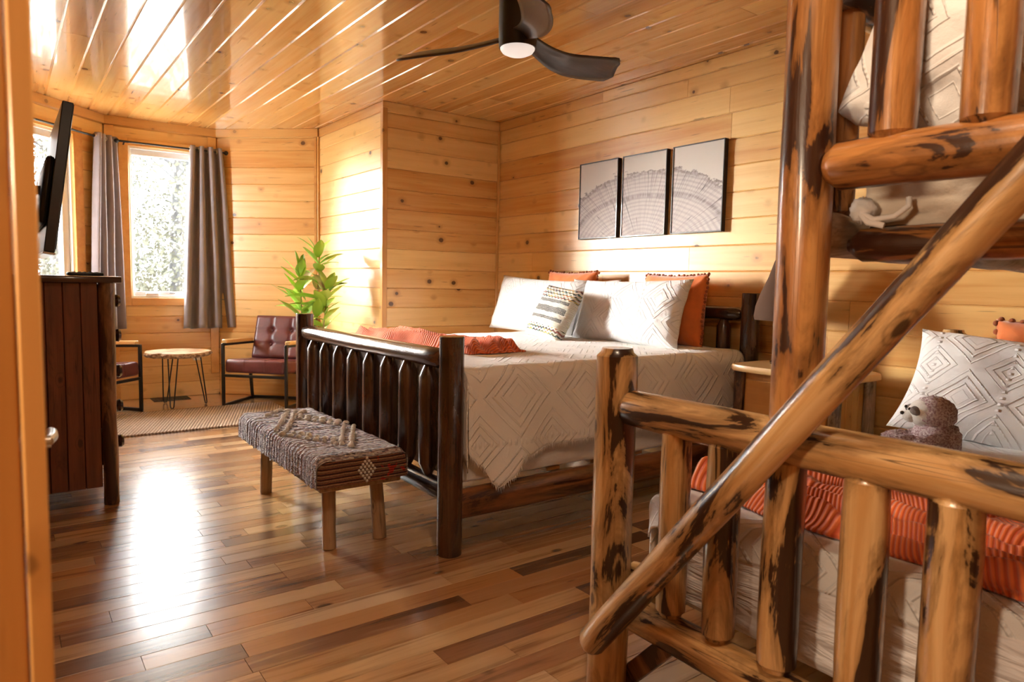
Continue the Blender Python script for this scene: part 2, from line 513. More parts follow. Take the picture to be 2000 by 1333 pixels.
def throw_mat():
    m = NT('orange_knit_throw')
    uv = m.n('TexCoord').outputs['UV']
    sp = m.n('SeparateXYZ'); m.set(sp, 0, uv)
    rib = m.math('SINE', m.math('MULTIPLY', sp.outputs[0], 2 * math.pi / 0.017))
    n = m.noise(uv, 14, 3)
    c = m.mix(m.mapr(rib, -1, 0.6), (0.62, 0.085, 0.016), (0.90, 0.20, 0.045))
    m.bump(m.math('ADD', m.math('MULTIPLY', rib, 0.6), n), 0.8, 0.006)
    return m.P(Base_Color=c, Roughness=0.85, Sheen_Weight=0.4)
M_THROW = throw_mat()

def leather(name, col):
    m = NT(name)
    tc = m.n('TexCoord').outputs['Object']
    n = m.noise(tc, 9, 4); f = m.noise(tc, 160, 2)
    c = m.mix(m.mapr(n, 0.3, 0.7), col, tuple(x * 0.7 for x in col))
    m.bump(m.math('ADD', n, m.math('MULTIPLY', f, 0.15)), 0.25, 0.01)
    return m.P(Base_Color=c, Roughness=0.36, Coat_Weight=0.15, Coat_Roughness=0.2)
M_LEATH = leather('oxblood_leather', (0.175, 0.046, 0.052))

def rug_mat():
    m = NT('jute_rug')
    tc = m.n('TexCoord').outputs['Object']
    sp = m.n('SeparateXYZ'); m.set(sp, 0, tc)
    a = m.math('SINE', m.math('MULTIPLY', sp.outputs[0], 2 * math.pi / 0.030))
    b = m.math('SINE', m.math('MULTIPLY_ADD', sp.outputs[1], 2 * math.pi / 0.024, m.math('MULTIPLY', sp.outputs[0], 90)))
    n = m.noise(tc, 60, 3)
    h = m.math('ADD', m.math('MULTIPLY', a, 0.5), m.math('MULTIPLY', b, 0.5))
    c = m.mix(m.mapr(m.math('ADD', h, m.math('MULTIPLY_ADD', n, 1.6, -0.8)), -0.8, 0.8), (0.24, 0.155, 0.11), (0.68, 0.55, 0.43))
    m.bump(m.math('ADD', h, n), 0.9, 0.008)
    return m.P(Base_Color=c, Roughness=0.95)
M_RUG = rug_mat()

def woven_top():
    m = NT('chunky_woven_wool')
    tc = m.n('TexCoord').outputs['Object']
    sp = m.n('SeparateXYZ'); m.set(sp, 0, tc)
    row = m.math('SINE', m.math('MULTIPLY', sp.outputs[0], 2 * math.pi / 0.016))
    n = m.n('TexVoronoi', {'Scale': 130.0}); m.set(n, 'Vector', m.scaled(tc, (1, 0.55, 1)))
    nz = m.noise(m.scaled(tc, (7, 1.0, 1.0)), 1.0, 3)
    col = m.ramp(m.n('SeparateColor', {0: n.outputs['Color']}).outputs[0],
                 [(0.0, (0.10, 0.085, 0.12)), (0.16, (0.52, 0.47, 0.48)), (0.36, (0.72, 0.68, 0.66)), (0.52, (0.36, 0.17, 0.17)),
                  (0.60, (0.16, 0.18, 0.25)), (0.70, (0.76, 0.72, 0.71)), (0.88, (0.42, 0.35, 0.40)), (1.0, (0.80, 0.77, 0.74))])
    col = m.mix(m.mapr(nz, 0.35, 0.65, 0.0, 0.45), col, (0.50, 0.44, 0.46))
    m.bump(m.math('ADD', m.math('MULTIPLY', row, 0.7), m.math('MULTIPLY', n.outputs['Distance'], 1.4)), 1.0, 0.008)
    return m.P(Base_Color=col, Roughness=0.95)
M_WOVEN = woven_top()
def woven_end():
    m = NT('striped_woven_end')
    tc = m.n('TexCoord').outputs['Object']
    sp = m.n('SeparateXYZ'); m.set(sp, 0, tc)
    zz = m.math('MULTIPLY_ADD', m.noise(tc, 12, 1), 0.006, sp.outputs[2])
    band = m.math('FRACT', m.math('MULTIPLY', zz, 1 / 0.021))
    nz = m.noise(tc, 220, 2)
    col = m.ramp(band, [(0.0, (0.40, 0.26, 0.16)), (0.3, (0.34, 0.19, 0.10)), (0.45, (0.17, 0.045, 0.022)), (0.62, (0.05, 0.028, 0.03)), (0.8, (0.25, 0.07, 0.03)), (1.0, (0.44, 0.30, 0.19))])
    red = m.mapr(m.noise(tc, 28, 1), 0.56, 0.62)
    red = m.math('MULTIPLY', red, m.mapr(sp.outputs[1], 0.03, 0.10))
    col = m.mix(red, col, (0.55, 0.04, 0.02))
    col = m.mix(m.mapr(nz, 0.35, 0.65, 0.0, 0.5), col, m.mix(1.0, col, (0.4, 0.35, 0.3), 'MULTIPLY'))
    m.bump(m.math('ADD', m.math('SINE', m.math('MULTIPLY', zz, 2 * math.pi / 0.0105)), nz), 0.8, 0.006)
    return m.P(Base_Color=col, Roughness=0.95)
M_WOVENE = woven_end()
M_TUFTC = fabric('cream_wool_tuft', (0.74, 0.69, 0.62), 0.95, 300, 0.8, 0.25)

def pattern_pillow():
    m = NT('patterned_pillow')
    uv = m.n('TexCoord').outputs['UV']
    sp = m.n('SeparateXYZ'); m.set(sp, 0, uv)
    u, v = sp.outputs[0], sp.outputs[1]
    wob = m.math('MULTIPLY_ADD', m.noise(uv, 11, 3), 0.045, -0.022)
    vv = m.math('ADD', v, wob)
    nz = m.noise(uv, 90, 2)
    cream = (0.78, 0.73, 0.66)
    zig = m.math('ABSOLUTE', m.math('SUBTRACT', m.math('FRACT', m.math('MULTIPLY', u, 11.0)), 0.5))
    zz = m.math('FRACT', m.math('ADD', m.math('MULTIPLY', v, 15.0), zig))
    rain = m.ramp(m.noise(m.scaled(uv, (3.5, 26, 1)), 1.0, 1), [(0.30, (0.55, 0.13, 0.10)), (0.42, (0.70, 0.47, 0.14)), (0.5, (0.07, 0.16, 0.17)), (0.58, (0.02, 0.025, 0.03)), (0.7, (0.50, 0.16, 0.13))])
    zc = m.mix(m.mapr(m.math('ADD', zz, m.math('MULTIPLY_ADD', nz, 0.5, -0.25)), 0.45, 0.55), cream, rain)
    def bandm(a, b):
        return m.math('MULTIPLY', m.math('GREATER_THAN', vv, a), m.math('LESS_THAN', vv, b))
    col = m.mix(bandm(0.74, 1.0), cream, zc)
    col = m.mix(bandm(0.09, 0.22), col, zc)
    spk = m.mapr(nz, 0.42, 0.52)
    grey = m.mix(spk, (0.035, 0.04, 0.05), (0.34, 0.32, 0.30))
    um = m.math('MULTIPLY', m.math('GREATER_THAN', u, 0.10), m.math('LESS_THAN', u, 0.93))
    for a, b in ((0.475, 0.585), (0.335, 0.395), (0.66, 0.72)):
        col = m.mix(m.math('MULTIPLY', bandm(a, b), um), col, grey)
    m.bump(m.math('ADD', nz, m.math('SINE', m.math('MULTIPLY', v, 240.0))), 0.7, 0.005)
    return m.P(Base_Color=col, Roughness=0.9)
M_PATT = pattern_pillow()

def print_mat(name, ox, seed):
    """pale tree-ring print, radial cracks below a bark line; UV in units of panel width from the ring centre"""
    m = NT(name)
    uv = m.n('TexCoord').outputs['UV']
    sp = m.n('SeparateXYZ'); m.set(sp, 0, uv)
    x = m.math('MULTIPLY', m.math('ADD', sp.outputs[0], ox), 0.62); y = m.math('ADD', sp.outputs[1], 0.28)
    r = m.math('SQRT', m.math('ADD', m.math('MULTIPLY', x, x), m.math('MULTIPLY', y, y)))
    th = m.math('ARCTAN2', x, y)
    P = m.n('CombineXYZ', {0: x, 1: y, 2: seed}).outputs[0]
    pol = m.n('CombineXYZ', {0: m.math('MULTIPLY', th, 3.0), 1: m.math('MULTIPLY', r, 0.6), 2: 0.0}).outputs[0]
    edge = m.math('MULTIPLY_ADD', m.noise(m.scaled(P, (5.5, 5.5, 1)), 1.0, 4, 0.7), 0.40, m.math('MULTIPLY_ADD', m.math('ABSOLUTE', x), -0.12, 1.20))
    inside = m.mapr(m.math('SUBTRACT', edge, r), -0.012, 0.012)
    bark = m.math('MULTIPLY', m.mapr(m.math('SUBTRACT', edge, r), 0.0, 0.13, 1.0, 0.0), inside)
    paper = (0.54, 0.485, 0.44)
    wood = (0.47, 0.405, 0.395)
    dark = (0.10, 0.068, 0.072)
    rings = m.math('SINE', m.math('MULTIPLY', m.math('ADD', r, m.math('MULTIPLY', m.noise(P, 3.0, 2), 0.06)), 95.0))
    col = m.mix(m.mapr(rings, -0.6, 1.0, 0.0, 0.28), wood, dark)
    ray = m.noise(m.scaled(pol, (26, 1.8, 1)), 1.0, 2, 0.6)
    col = m.mix(m.mapr(ray, 0.54, 0.70, 0.0, 0.65), col, dark)
    crk = m.mapr(m.math('ABSOLUTE', m.math('SUBTRACT', m.noise(m.scaled(pol, (4.5, 0.7, 1)), 1.0, 0), 0.5)), 0.0, 0.014, 1.0, 0.0)
    col = m.mix(m.math('MULTIPLY', crk, 0.9), col, (0.06, 0.045, 0.05))
    rr = m.mapr(m.math('ABSOLUTE', m.math('SUBTRACT', m.math('ADD', r, m.math('MULTIPLY', m.noise(P, 2.0, 2), 0.12)), 1.02)), 0.0, 0.07, 1.0, 0.0)
    rr = m.math('MULTIPLY', rr, m.mapr(m.noise(m.scaled(pol, (20, 4, 1)), 1.0, 2), 0.35, 0.65, 0.2, 1.0))
    col = m.mix(m.math('MULTIPLY', rr, 0.8), col, dark)
    bk = m.noise(P, 26, 3)
    col = m.mix(m.math('MULTIPLY', bark, m.mapr(bk, 0.38, 0.62, 0.25, 0.95)), col, (0.14, 0.10, 0.09))
    col = m.mix(inside, paper, col)
    return m.P(Base_Color=col, Roughness=0.55)

def blotch(name, c0, c1, scale, rough=0.8, bump=0.0):
    m = NT(name)
    tc = m.n('TexCoord').outputs['Object']
    n = m.noise(tc, scale, 4, 0.6)
    if bump: m.bump(n, bump, 0.01)
    return m.P(Base_Color=m.mix(m.mapr(n, 0.35, 0.65), c0, c1), Roughness=rough)
M_LIVE = blotch('live_edge_slab', (0.70, 0.50, 0.30), (0.40, 0.20, 0.08), 9, 0.4)
M_LIVEB = blotch('live_edge_rim', (0.62, 0.46, 0.30), (0.16, 0.07, 0.03), 30, 0.6, 0.6)
M_LEAF = NT('plant_leaf')
_v, _r = M_LEAF.obj_coord(True)
M_LEAF.P(Base_Color=M_LEAF.ramp(_r, [(0.0, (0.09, 0.24, 0.035)), (0.4, (0.22, 0.40, 0.04)), (0.75, (0.40, 0.58, 0.07)), (1.0, (0.13, 0.30, 0.06))]), Roughness=0.42, Transmission_Weight=0.0)
M_LEAF.b.inputs['Subsurface Weight'].default_value = 0.0
M_LEAF = M_LEAF.m
M_LEAFB = simple('plant_leaf_back', (0.50, 0.36, 0.24), 0.6)
M_STEM = simple('plant_stem', (0.26, 0.17, 0.10), 0.7)
M_POT = simple('dark_pot', (0.06, 0.05, 0.05), 0.4)
M_SLOTH = blotch('plush_fur', (0.36, 0.22, 0.24), (0.70, 0.60, 0.60), 130, 0.95, 1.0)
M_SLOTHF = fabric('plush_face', (0.74, 0.71, 0.66), 0.95, 300, 0.8, 0.1)
M_SLOTHE = fabric('plush_eye_patch', (0.22, 0.19, 0.18), 0.95, 300, 0.8, 0.2)
M_EYE = simple('plush_eye', (0.008, 0.006, 0.006), 0.12)
M_FAN = NT('fan_blade_wood')
_v = M_FAN.n('TexCoord').outputs['Object']
_g = M_FAN.noise(M_FAN.scaled(_v, (3, 60, 60)), 1.0, 3)
M_FAN.P(Base_Color=M_FAN.mix(_g, (0.030, 0.018, 0.013), (0.080, 0.052, 0.040)), Roughness=0.34, Coat_Weight=0.3)
M_FAN = M_FAN.m
M_SHADE = simple('brown_lamp_shade', (0.070, 0.032, 0.017), 0.8)
M_SHADE.node_tree.nodes['Principled BSDF'].inputs['Specular IOR Level'].default_value = 0.15
M_ARM = pine('blond_armrest', (0.72, 0.46, 0.20), (0.58, 0.33, 0.12), 0.4, 0.2, 0.2, knots=0.1)

# ------------------------------------------------------------------ structure: boarded walls
ROWS = [0.0, 0.145] + [0.145 + 0.16650 * k for k in range(1, 15)] + [2.598, H]

def board_mesh(name, L, w, mat, parent, mtx, t=0.016, g=0.0065, jl=0.0012):
    """T&G board: local X length, Y width, Z towards the room"""
    pr = [(0.0, -t), (0.0, -g), (g * 0.9, 0.0), (w - g * 0.9, 0.0), (w, -g), (w, -t)]
    verts = [(jl, y, z) for y, z in pr] + [(L - jl, y, z) for y, z in pr]
    faces = [(i, i + 6, i + 7, i + 1) for i in range(5)]
    faces = [tuple(reversed(f)) for f in faces]
    faces += [(0, 1, 2, 3, 4, 5), (11, 10, 9, 8, 7, 6)]
    me = bpy.data.meshes.new(name)
    me.from_pydata(verts, [], [tuple(reversed(f)) for f in faces]); me.materials.append(mat)
    me.update()
    o = bpy.data.objects.new(name, me)
    COL.objects.link(o); o.parent = parent
    o.matrix_local = mtx
    return o

def wall_boards(name, a, b, flip=False, holes=(), joints=True, rows=ROWS, thick=0.12, e0=0.13, e1=0.13):
    """boards between floor points a and b; room lies to the left of a->b (right when flip)"""
    a = Vector((a[0], a[1], 0)); b = Vector((b[0], b[1], 0))
    d = (b - a).normalized(); L = (b - a).length
    n = Vector((-d.y, d.x, 0)) * (-1 if flip else 1)
    up = Vector((0, 0, 1))
    # backing slab with the openings left out
    bm = bmesh.new()
    def slab(x0, x1, z0, z1):
        if x1 - x0 < 0.004 or z1 - z0 < 0.004: return
        vs = []
        for off in (-0.012, -thick):
            for x, z in ((x0, z0), (x1, z0), (x1, z1), (x0, z1)):
                vs.append(bm.verts.new(a + d * x + n * off + up * z))
        for q in ((0, 1, 2, 3), (7, 6, 5, 4), (0, 4, 5, 1), (1, 5, 6, 2), (2, 6, 7, 3), (3, 7, 4, 0)):
            bm.faces.new([vs[i] for i in q])
    cuts = sorted(holes)
    x = -e0
    for (h0, h1, z0, z1) in cuts:
        slab(x, h0, 0, H + 0.02); slab(h0, h1, 0, z0); slab(h0, h1, z1, H + 0.02)
        x = h1
    slab(x, L + e1, 0, H + 0.02)
    w = struct(bm_obj(name, bm, M_BACK, None, False))
    def put(x0, x1, z0, z1):
        if x1 - x0 < 0.012 or z1 - z0 < 0.012: return
        m = Matrix.Identity(4)
        xd, p = (-d, a + d * x1) if not flip else (d, a + d * x0)
        p = p + up * z0
        yd = xd.cross(n) * -1
        for i in range(3):
            m[i][0] = xd[i]; m[i][1] = up[i]; m[i][2] = n[i]; m[i][3] = p[i]
        board_mesh('board', x1 - x0, z1 - z0, M_WALL, w, m)
    for r in range(len(rows) - 1):
        z0, z1 = rows[r], rows[r + 1]
        segs = []
        x = 0.0
        for (h0, h1, q0, q1) in cuts:
            if z1 <= q0 or z0 >= q1: continue
            segs.append((x, h0, z0, z1))
            if z0 < q0: segs.append((h0, h1, z0, q0))
            if z1 > q1: segs.append((h0, h1, q1, z1))
            x = h1
        segs.append((x, L, z0, z1))
        for (x0, x1, s0, s1) in segs:
            if joints and x1 - x0 > 2.2:
                c = x0
                while x1 - c > 2.0:
                    step = rng.uniform(1.2, 3.0)
                    if x1 - c - step < 0.5: break
                    put(c, c + step, s0, s1); c += step
                put(c, x1, s0, s1)
            else:
                put(x0, x1, s0, s1)
    return w

J = Vector((-5.335, 2.572, 0)); K = Vector((-5.335, 3.751, 0))
XR = 0.95                                   # unseen right end of the room
wall_boards('wall_back', (XR, 3.751), K)                    # picture wall
wall_boards('wall_alcove', K, J, e1=-0.015)                            # short wall left of the bed head
wall_boards('wall_side', J, PA, e0=-0.015)                             # wall beside the bay
wall_boards('wall_bay_right', PA, PB)
W2H = (0.150, 0.835, 0.955, 2.462)
wall_boards('wall_bay_back', PB, PC, holes=[W2H])
W1H = (0.340, 1.060, 0.955, 2.462)
wall_boards('wall_bay_left', PC, PD, holes=[W1H])
wall_boards('wall_left', PD, (-0.76, -0.01), holes=[(4.58, 5.40, 0.0, 2.06)], e1=0.0)
wall_boards('wall_entry', (0.42, -0.01), (XR, -0.01), joints=False, e0=0.0)
wall_boards('wall_right', (XR, -0.01), (XR, 3.751))
wall_boards('wall_hall', (-1.6, -1.35), (1.0, -1.35))
wall_boards('wall_hall_end', (-1.6, -0.13), (-1.6, -1.35), joints=False)
wall_boards('wall_hall_right', (1.0, -1.35), (1.0, -0.13), joints=False)

# ceiling boards run along X
bm = bmesh.new(); add_box(bm, (-7.9, -1.6, H + 0.012), (1.2, 4.0, H + 0.12))
ceiling = struct(bm_obj('ceiling', bm, M_BACK, None, False))
y = 0.336 - 0.168 * 11
while y < 3.75:
    x = -7.75
    x += rng.uniform(-1.6, 0)
    while x < 1.1:
        L = rng.uniform(1.4, 3.6)
        x0 = max(x, -7.75); x1 = min(x + L, 1.1)
        if x1 - x0 > 0.05:
            m = Matrix.Identity(4)
            xd, yd, zd, p = Vector((1, 0, 0)), Vector((0, -1, 0)), Vector((0, 0, -1)), Vector((x0, y + 0.168, H))
            for i in range(3):
                m[i][0] = xd[i]; m[i][1] = yd[i]; m[i][2] = zd[i]; m[i][3] = p[i]
            board_mesh('ceiling_board', x1 - x0, 0.168, M_CEIL, ceiling, m, g=0.009)
        x += L
    y += 0.168

# floor planks run along Y
bm = bmesh.new(); add_box(bm, (-7.9, -1.6, -0.14), (1.2, 4.0, -0.014))
floor = struct(bm_obj('floor', bm, M_BACK, None, False))
PLW = 0.0985
planks = []
k = -58
while True:
    x0 = -2.085 + PLW * k
    k += 1
    if x0 < -7.65: continue
    if x0 > 1.05: break
    y = -1.5 + rng.uniform(-0.8, 0)
    while y < 3.75:
        L = rng.choice((0.35, 0.5, 0.62, 0.8, 0.95, 1.1, 1.3))
        y0 = max(y, -1.5); y1 = min(y + L, 3.78)
        if y1 - y0 > 0.02: planks.append((x0, y0, y1))
        y += L
def plank_geo(L, W):
    g = 0.0018; t = 0.013
    pr = [(0.0, -t), (0.0, -g), (g, 0.0), (W - g, 0.0), (W, -g), (W, -t)]
    vs = [(x, g * 0.5, z) for x, z in pr] + [(x, L - g * 0.5, z) for x, z in pr]
    fs = [(i, i + 6, i + 7, i + 1) for i in range(5)] + [(0, 1, 2, 3, 4, 5), (11, 10, 9, 8, 7, 6)]
    return vs, fs
def plank_weight(p):
    x, y0, y1 = p
    c = Vector((x + 0.05, (y0 + y1) / 2, 0)) - Vector((0, 0, 1.208))
    dep = c.dot(cF)
    if dep < 0.3: return 0
    u = 1000 + 1347 * c.dot(cR) / dep; v = 666 - 1347 * c.dot(cU) / dep
    if not (-80 < u < 2080 and v < 1420): return 0
    if x < -6.9 and y1 < 0.7: return 0
    if -4.9 < x < -4.2 and y1 < 0.4: return 0
    if -4.2 < x < -2.7 and y0 > 1.9: return 0
    if x > -1.2 and y0 > 1.7: return 0
    return (y1 - y0) / dep ** 3
planks.sort(key=plank_weight, reverse=True)
cache = {}
for (x0, y0, y1) in planks[:300]:
    L = round(y1 - y0, 3)
    if L not in cache:
        vs, fs = plank_geo(L, PLW)
        me = bpy.data.meshes.new('plank'); me.from_pydata(vs, [], fs); me.materials.append(M_FLOOR); me.update()
        cache[L] = me
    o = bpy.data.objects.new('plank', cache[L]); link(o, floor); o.location = (x0, y0, 0)
V, Fc = [], []
for (x0, y0, y1) in planks[300:]:
    vs, fs = plank_geo(y1 - y0, PLW); b0 = len(V)
    V += [(x + x0, yy + y0, z) for x, yy, z in vs]; Fc += [tuple(i + b0 for i in f) for f in fs]
o = mesh_obj('remaining_planks', V, Fc, M_FLOOR_I, floor, False); o['kind'] = 'stuff'

# trims -------------------------------------------------------------
tn = [0]
def trim(mn, mx, mat=M_TRIMZ, bevel=0.003):
    tn[0] += 1
    return struct(box('trim_%d' % tn[0], mn, mx, mat, None, bevel))
def trim_seg(a, b, t0, t1, z0, z1, off, th, mat, nm=None, parent=None):
    """flat board lying on wall a->b between t0..t1 and z0..z1"""
    d = (b - a).normalized(); n = Vector((-d.y, d.x, 0))
    L = t1 - t0; h = z1 - z0
    bm = bmesh.new(); add_box(bm, (-L / 2, -h / 2, -th / 2), (L / 2, h / 2, th / 2), 0.003)
    if nm is None:
        tn[0] += 1; nm = 'trim_%d' % tn[0]
    o = bm_obj(nm, bm, mat, parent, True, 40)
    if parent is None: struct(o)
    m = Matrix.Identity(4)
    p = a + d * (t0 + t1) / 2 + n * (off + th / 2) + Vector((0, 0, (z0 + z1) / 2))
    for i in range(3):
        m[i][0] = d[i]; m[i][1] = (0, 0, 1)[i]; m[i][2] = -n[i]; m[i][3] = p[i]
    m2 = Matrix.Identity(4)
    for i in range(3):
        m2[i][0] = d[i]; m2[i][1] = Vector((0, 0, 1))[i]; m2[i][2] = d.cross(Vector((0, 0, 1)))[i]; m2[i][3] = p[i]
    o.matrix_world = m2
    return o
trim((-5.345, 2.555, 0.0), (-5.300, 2.600, 2.62))          # outer corner of the alcove
trim((-5.331, 3.728, 0.0), (-5.312, 3.749, 2.60))          # inner corner by the picture wall
trim_seg(J, PA, 1.376, 1.402, 0.0, 2.60, 0.0, 0.02, M_TRIMZ)
trim_seg(PA, PB, 0.012, 0.04, 0.0, 2.60, 0.0, 0.02, M_TRIMZ)
trim_seg(PB, PC, 0.006, 0.085, 0.22, 2.60, 0.0, 0.018, M_TRIMZ)
trim_seg(PB, PC, 0.90, 0.98, 0.0, 2.60, 0.0, 0.018, M_TRIMZ)
for a, b, L in ((PA, PB, 1.08), (PB, PC, 0.985), (PC, PD, 1.13)):
    trim_seg(a, b, 0.0, L, 2.605, H, 0.0, 0.02, M_TRIM)

# windows -----------------------------------------------------------
def window(idx, a, b, cas, fr, gl, zc, zf, zg):
    d = (b - a).normalized()
    w = bpy.data.objects.new('window_%d' % idx, None); COL.objects.link(w)
    w.location = on_seg(a, b, (fr[0] + fr[1]) / 2, zf[0]); struct(w)
    def piece(nm, t0, t1, z0, z1, off, th, mat):
        o = trim_seg(a, b, t0, t1, z0, z1, off, th, mat, nm, w)
        o.matrix_world = o.matrix_world
        o.matrix_parent_inverse = Matrix.Translation(-Vector(w.location))
        return o
    # pine casing
    piece('casing', cas[0], fr[0], zc[0], zc[1], 0.0, 0.02, M_TRIMZ)
    piece('casing', fr[1], cas[1], zc[0], zc[1], 0.0, 0.02, M_TRIMZ)
    piece('casing', fr[0], fr[1], zf[1], zc[1], 0.0, 0.02, M_TRIM)
    piece('casing', fr[0], fr[1], zc[0], zf[0], 0.0, 0.02, M_TRIM)
    # white frame in the opening
    fw = 0.035
    for q in ((fr[0] - 0.01, fr[0] + fw * 0.5, zf[0] - .01, zf[1] + .01), (fr[1] - fw * 0.5, fr[1] + 0.01, zf[0] - .01, zf[1] + .01),
              (fr[0], fr[1], zf[0] - .01, zf[0] + fw * 0.6), (fr[0], fr[1], zf[1] - fw * 0.6, zf[1] + .01)):
        piece('frame', *q, -0.10, 0.095, M_WHITE)
    for q in ((fr[0] + fw * .5, gl[0], zg[0] - .05, zg[1] + .05), (gl[1], fr[1] - fw * .5, zg[0] - .05, zg[1] + .05),
              (gl[0], gl[1], zf[0] + .02, zg[0]), (gl[0], gl[1], zg[1], zf[1] - .02)):
        piece('sash', *q, -0.085, 0.05, M_WHITE)
    piece('pane', gl[0], gl[1], zg[0], zg[1], -0.066, 0.006, M_GLASS)
    mid = (gl[0] + gl[1]) / 2
    piece('crank', mid + 0.06, mid + 0.17, zf[0] + 0.022, zf[0] + 0.048, -0.035, 0.04, M_WHITE)
    piece('latch', mid - 0.09, mid - 0.04, zf[0] + 0.045, zf[0] + 0.052, -0.035, 0.02, M_BLACK)
    return w
window(2, PB, PC, (0.115, 0.868), (0.19, 0.788), (0.233, 0.752), (0.917, 2.50), (0.990, 2.430), (1.050, 2.355))
window(1, PC, PD, (0.277, 1.115), (0.380, 1.020), (0.470, 0.975), (0.917, 2.50), (0.990, 2.430), (1.050, 2.355))

# doorway the camera stands in: jamb, casing, and the closed closet door further along
def named(nm, o):
    o.name = nm; return struct(o)
trim((-0.772, -0.135, 0.0), (-0.752, 0.008, 2.06), M_TRIMZ, 0.002)
trim((-0.86, 0.0095, 0.0), (-0.75, 0.0275, 2.13), M_TRIMZ, 0.002)
trim((0.42, -0.135, 0.0), (0.44, 0.008, 2.06), M_TRIMZ, 0.002)
trim((0.42, 0.0095, 0.0), (0.52, 0.0275, 2.13), M_TRIMZ, 0.002)
trim((-0.86, 0.0095, 2.06), (0.52, 0.0275, 2.16), M_TRIM, 0.002)
bm = bmesh.new(); add_box(bm, (-0.78, -0.13, 2.06), (0.44, -0.012, H))
struct(bm_obj('wall_over_door', bm, M_WALL, None, False))
dr = bpy.data.objects.new('door_1', None); COL.objects.link(dr); dr.location = (-1.745, -0.024, 0); struct(dr)
box('door_leaf', (-0.405, -0.02, 0.005), (0.405, 0.02, 2.05), M_TRIMZ, dr)
lv = lathe('lever_rose', [(0.0, 0.0), (0.032, 0.0), (0.030, 0.010), (0.012, 0.013), (0.011, 0.06), (0.0, 0.062)], M_SILVER, dr, 20)
lv.rotation_euler = (R_(-90), 0, 0); lv.location = (0.345, 0.022, 0.922)
lh = tube('handle', [(0.345, 0.078, 0.922), (0.31, 0.086, 0.923), (0.26, 0.088, 0.921), (0.235, 0.086, 0.919)], [0.0085, 0.009, 0.0085, 0.007], M_SILVER, dr, 10)

# ------------------------------------------------------------------ queen log bed
BX0, BX1, BYF, BYH = -4.36, -2.55, 1.56, 3.66
bed = thing('log_bed', 'large dark-stained log bed frame standing against the picture wall', 'bed', ((BX0 + BX1) / 2, (BYF + BYH) / 2, 0))
bc = Vector(bed.location)
def bp(x, y, z): return (x - bc.x, y - bc.y, z)
for x, z in ((BX1, 0.972), (BX0, 0.985)):
    log('post', bp(x, BYF, 0), bp(x, BYF, z), 0.0555, M_DLOG, bed, ('flat', 'flat'), wob=0.02, facet=0.03, n=20)
for x, z in ((-2.515, 1.175), (BX0, 1.175)):
    log('post', bp(x, BYH, 0), bp(x, BYH, z), 0.058, M_DLOG, bed, ('flat', 'flat'), wob=0.02, n=20)
log('top_rail', bp(BX0 + 0.03, BYF, 0.866), bp(BX1 - 0.055, BYF, 0.868), 0.046, M_DLOG, bed, ('round', 'ten'), wob=0.05, n=18)
log('bottom_rail', bp(BX0 + 0.03, BYF, 0.277), bp(BX1 - 0.03, BYF, 0.277), 0.046, M_DLOG, bed, ('ten', 'cham'), wob=0.05, n=18)
for k in range(8):
    x = -4.185 + 0.2055 * k
    log('spindle', bp(x, BYF, 0.315), bp(x + 0.003, BYF, 0.835), 0.047, M_DLOG, bed, ('cone', 'cone'), wob=0.03, n=16)
log('headboard_rail', bp(BX0 + 0.03, BYH, 1.045), bp(-2.56, BYH, 1.045), 0.046, M_DLOG, bed, ('ten', 'ten'))
log('headboard_rail', bp(BX0 + 0.03, BYH, 0.50), bp(-2.56, BYH, 0.50), 0.046, M_DLOG, bed, ('ten', 'ten'))
for k in range(8):
    x = -4.19 + 0.2120 * k
    log('spindle', bp(x, BYH, 0.53), bp(x, BYH, 1.02), 0.045, M_DLOG, bed, ('cone', 'cone'))
for x in (-2.545, BX0 + 0.01):
    o = log('side_rail', bp(x, BYF + 0.04, 0.218), bp(x, BYH - 0.03, 0.222), 0.07, M_DRAIL, bed, ('flat', 'flat'), wob=0.03, n=20)
    o.scale = (0.55, 1.0, 1.0)
for k in range(6):
    yy = 1.85 + 0.3 * k
    box('slat', bp(BX0 + 0.07, yy, 0.275), bp(-2.60, yy + 0.09, 0.295), M_TRIM, bed)

def soft_block(name, mn, mx, mat, r=0.05, wr=0.0, seed=0.0, parent=None, nx=26, ny=26, nz=6):
    """rounded upholstery block with light wrinkling; UV in metres"""
    bm = bmesh.new()
    add_box(bm, mn, mx)
    bmesh.ops.subdivide_edges(bm, edges=list(bm.edges), cuts=21, use_grid_fill=True)
    c = Vector([(a + b) / 2 for a, b in zip(mn, mx)]); h = Vector([(b - a) / 2 for a, b in zip(mn, mx)])
    for v in bm.verts:
        p = v.co - c
        q = Vector([max(-(hh - r), min(hh - r, pp)) for pp, hh in zip(p, h)])
        dd = p - q
        if dd.length > 1e-6:
            dn = dd.normalized()
            m = max(abs(dd.x), abs(dd.y), abs(dd.z))
            p = q + dn * (r if m > r * 0.95 else m)
        w = wr * (noise.noise((p.x * 3 + seed, p.y * 3, p.z * 22 + seed)) + 0.7 * noise.noise((p.x * 7 + seed, p.y * 7, p.z * 38)))
        v.co = c + p + (dd.normalized() * w if dd.length > 1e-6 else Vector())
    o = bm_obj(name, bm, mat, parent, True, 80)
    return o

tag(soft_block('box_spring', (-4.29, 1.63, 0.300), (-2.555, 3.585, 0.52), M_SHEET, 0.03, 0.006, 3.0), 'white sheeted box spring on the dark log bed', 'box spring')
tag(soft_block('mattress', (-4.29, 1.64, 0.522), (-2.57, 3.585, 0.800), M_SHEET, 0.06, 0.006, 9.0), 'thick white mattress under the diamond coverlet of the dark log bed', 'mattress')

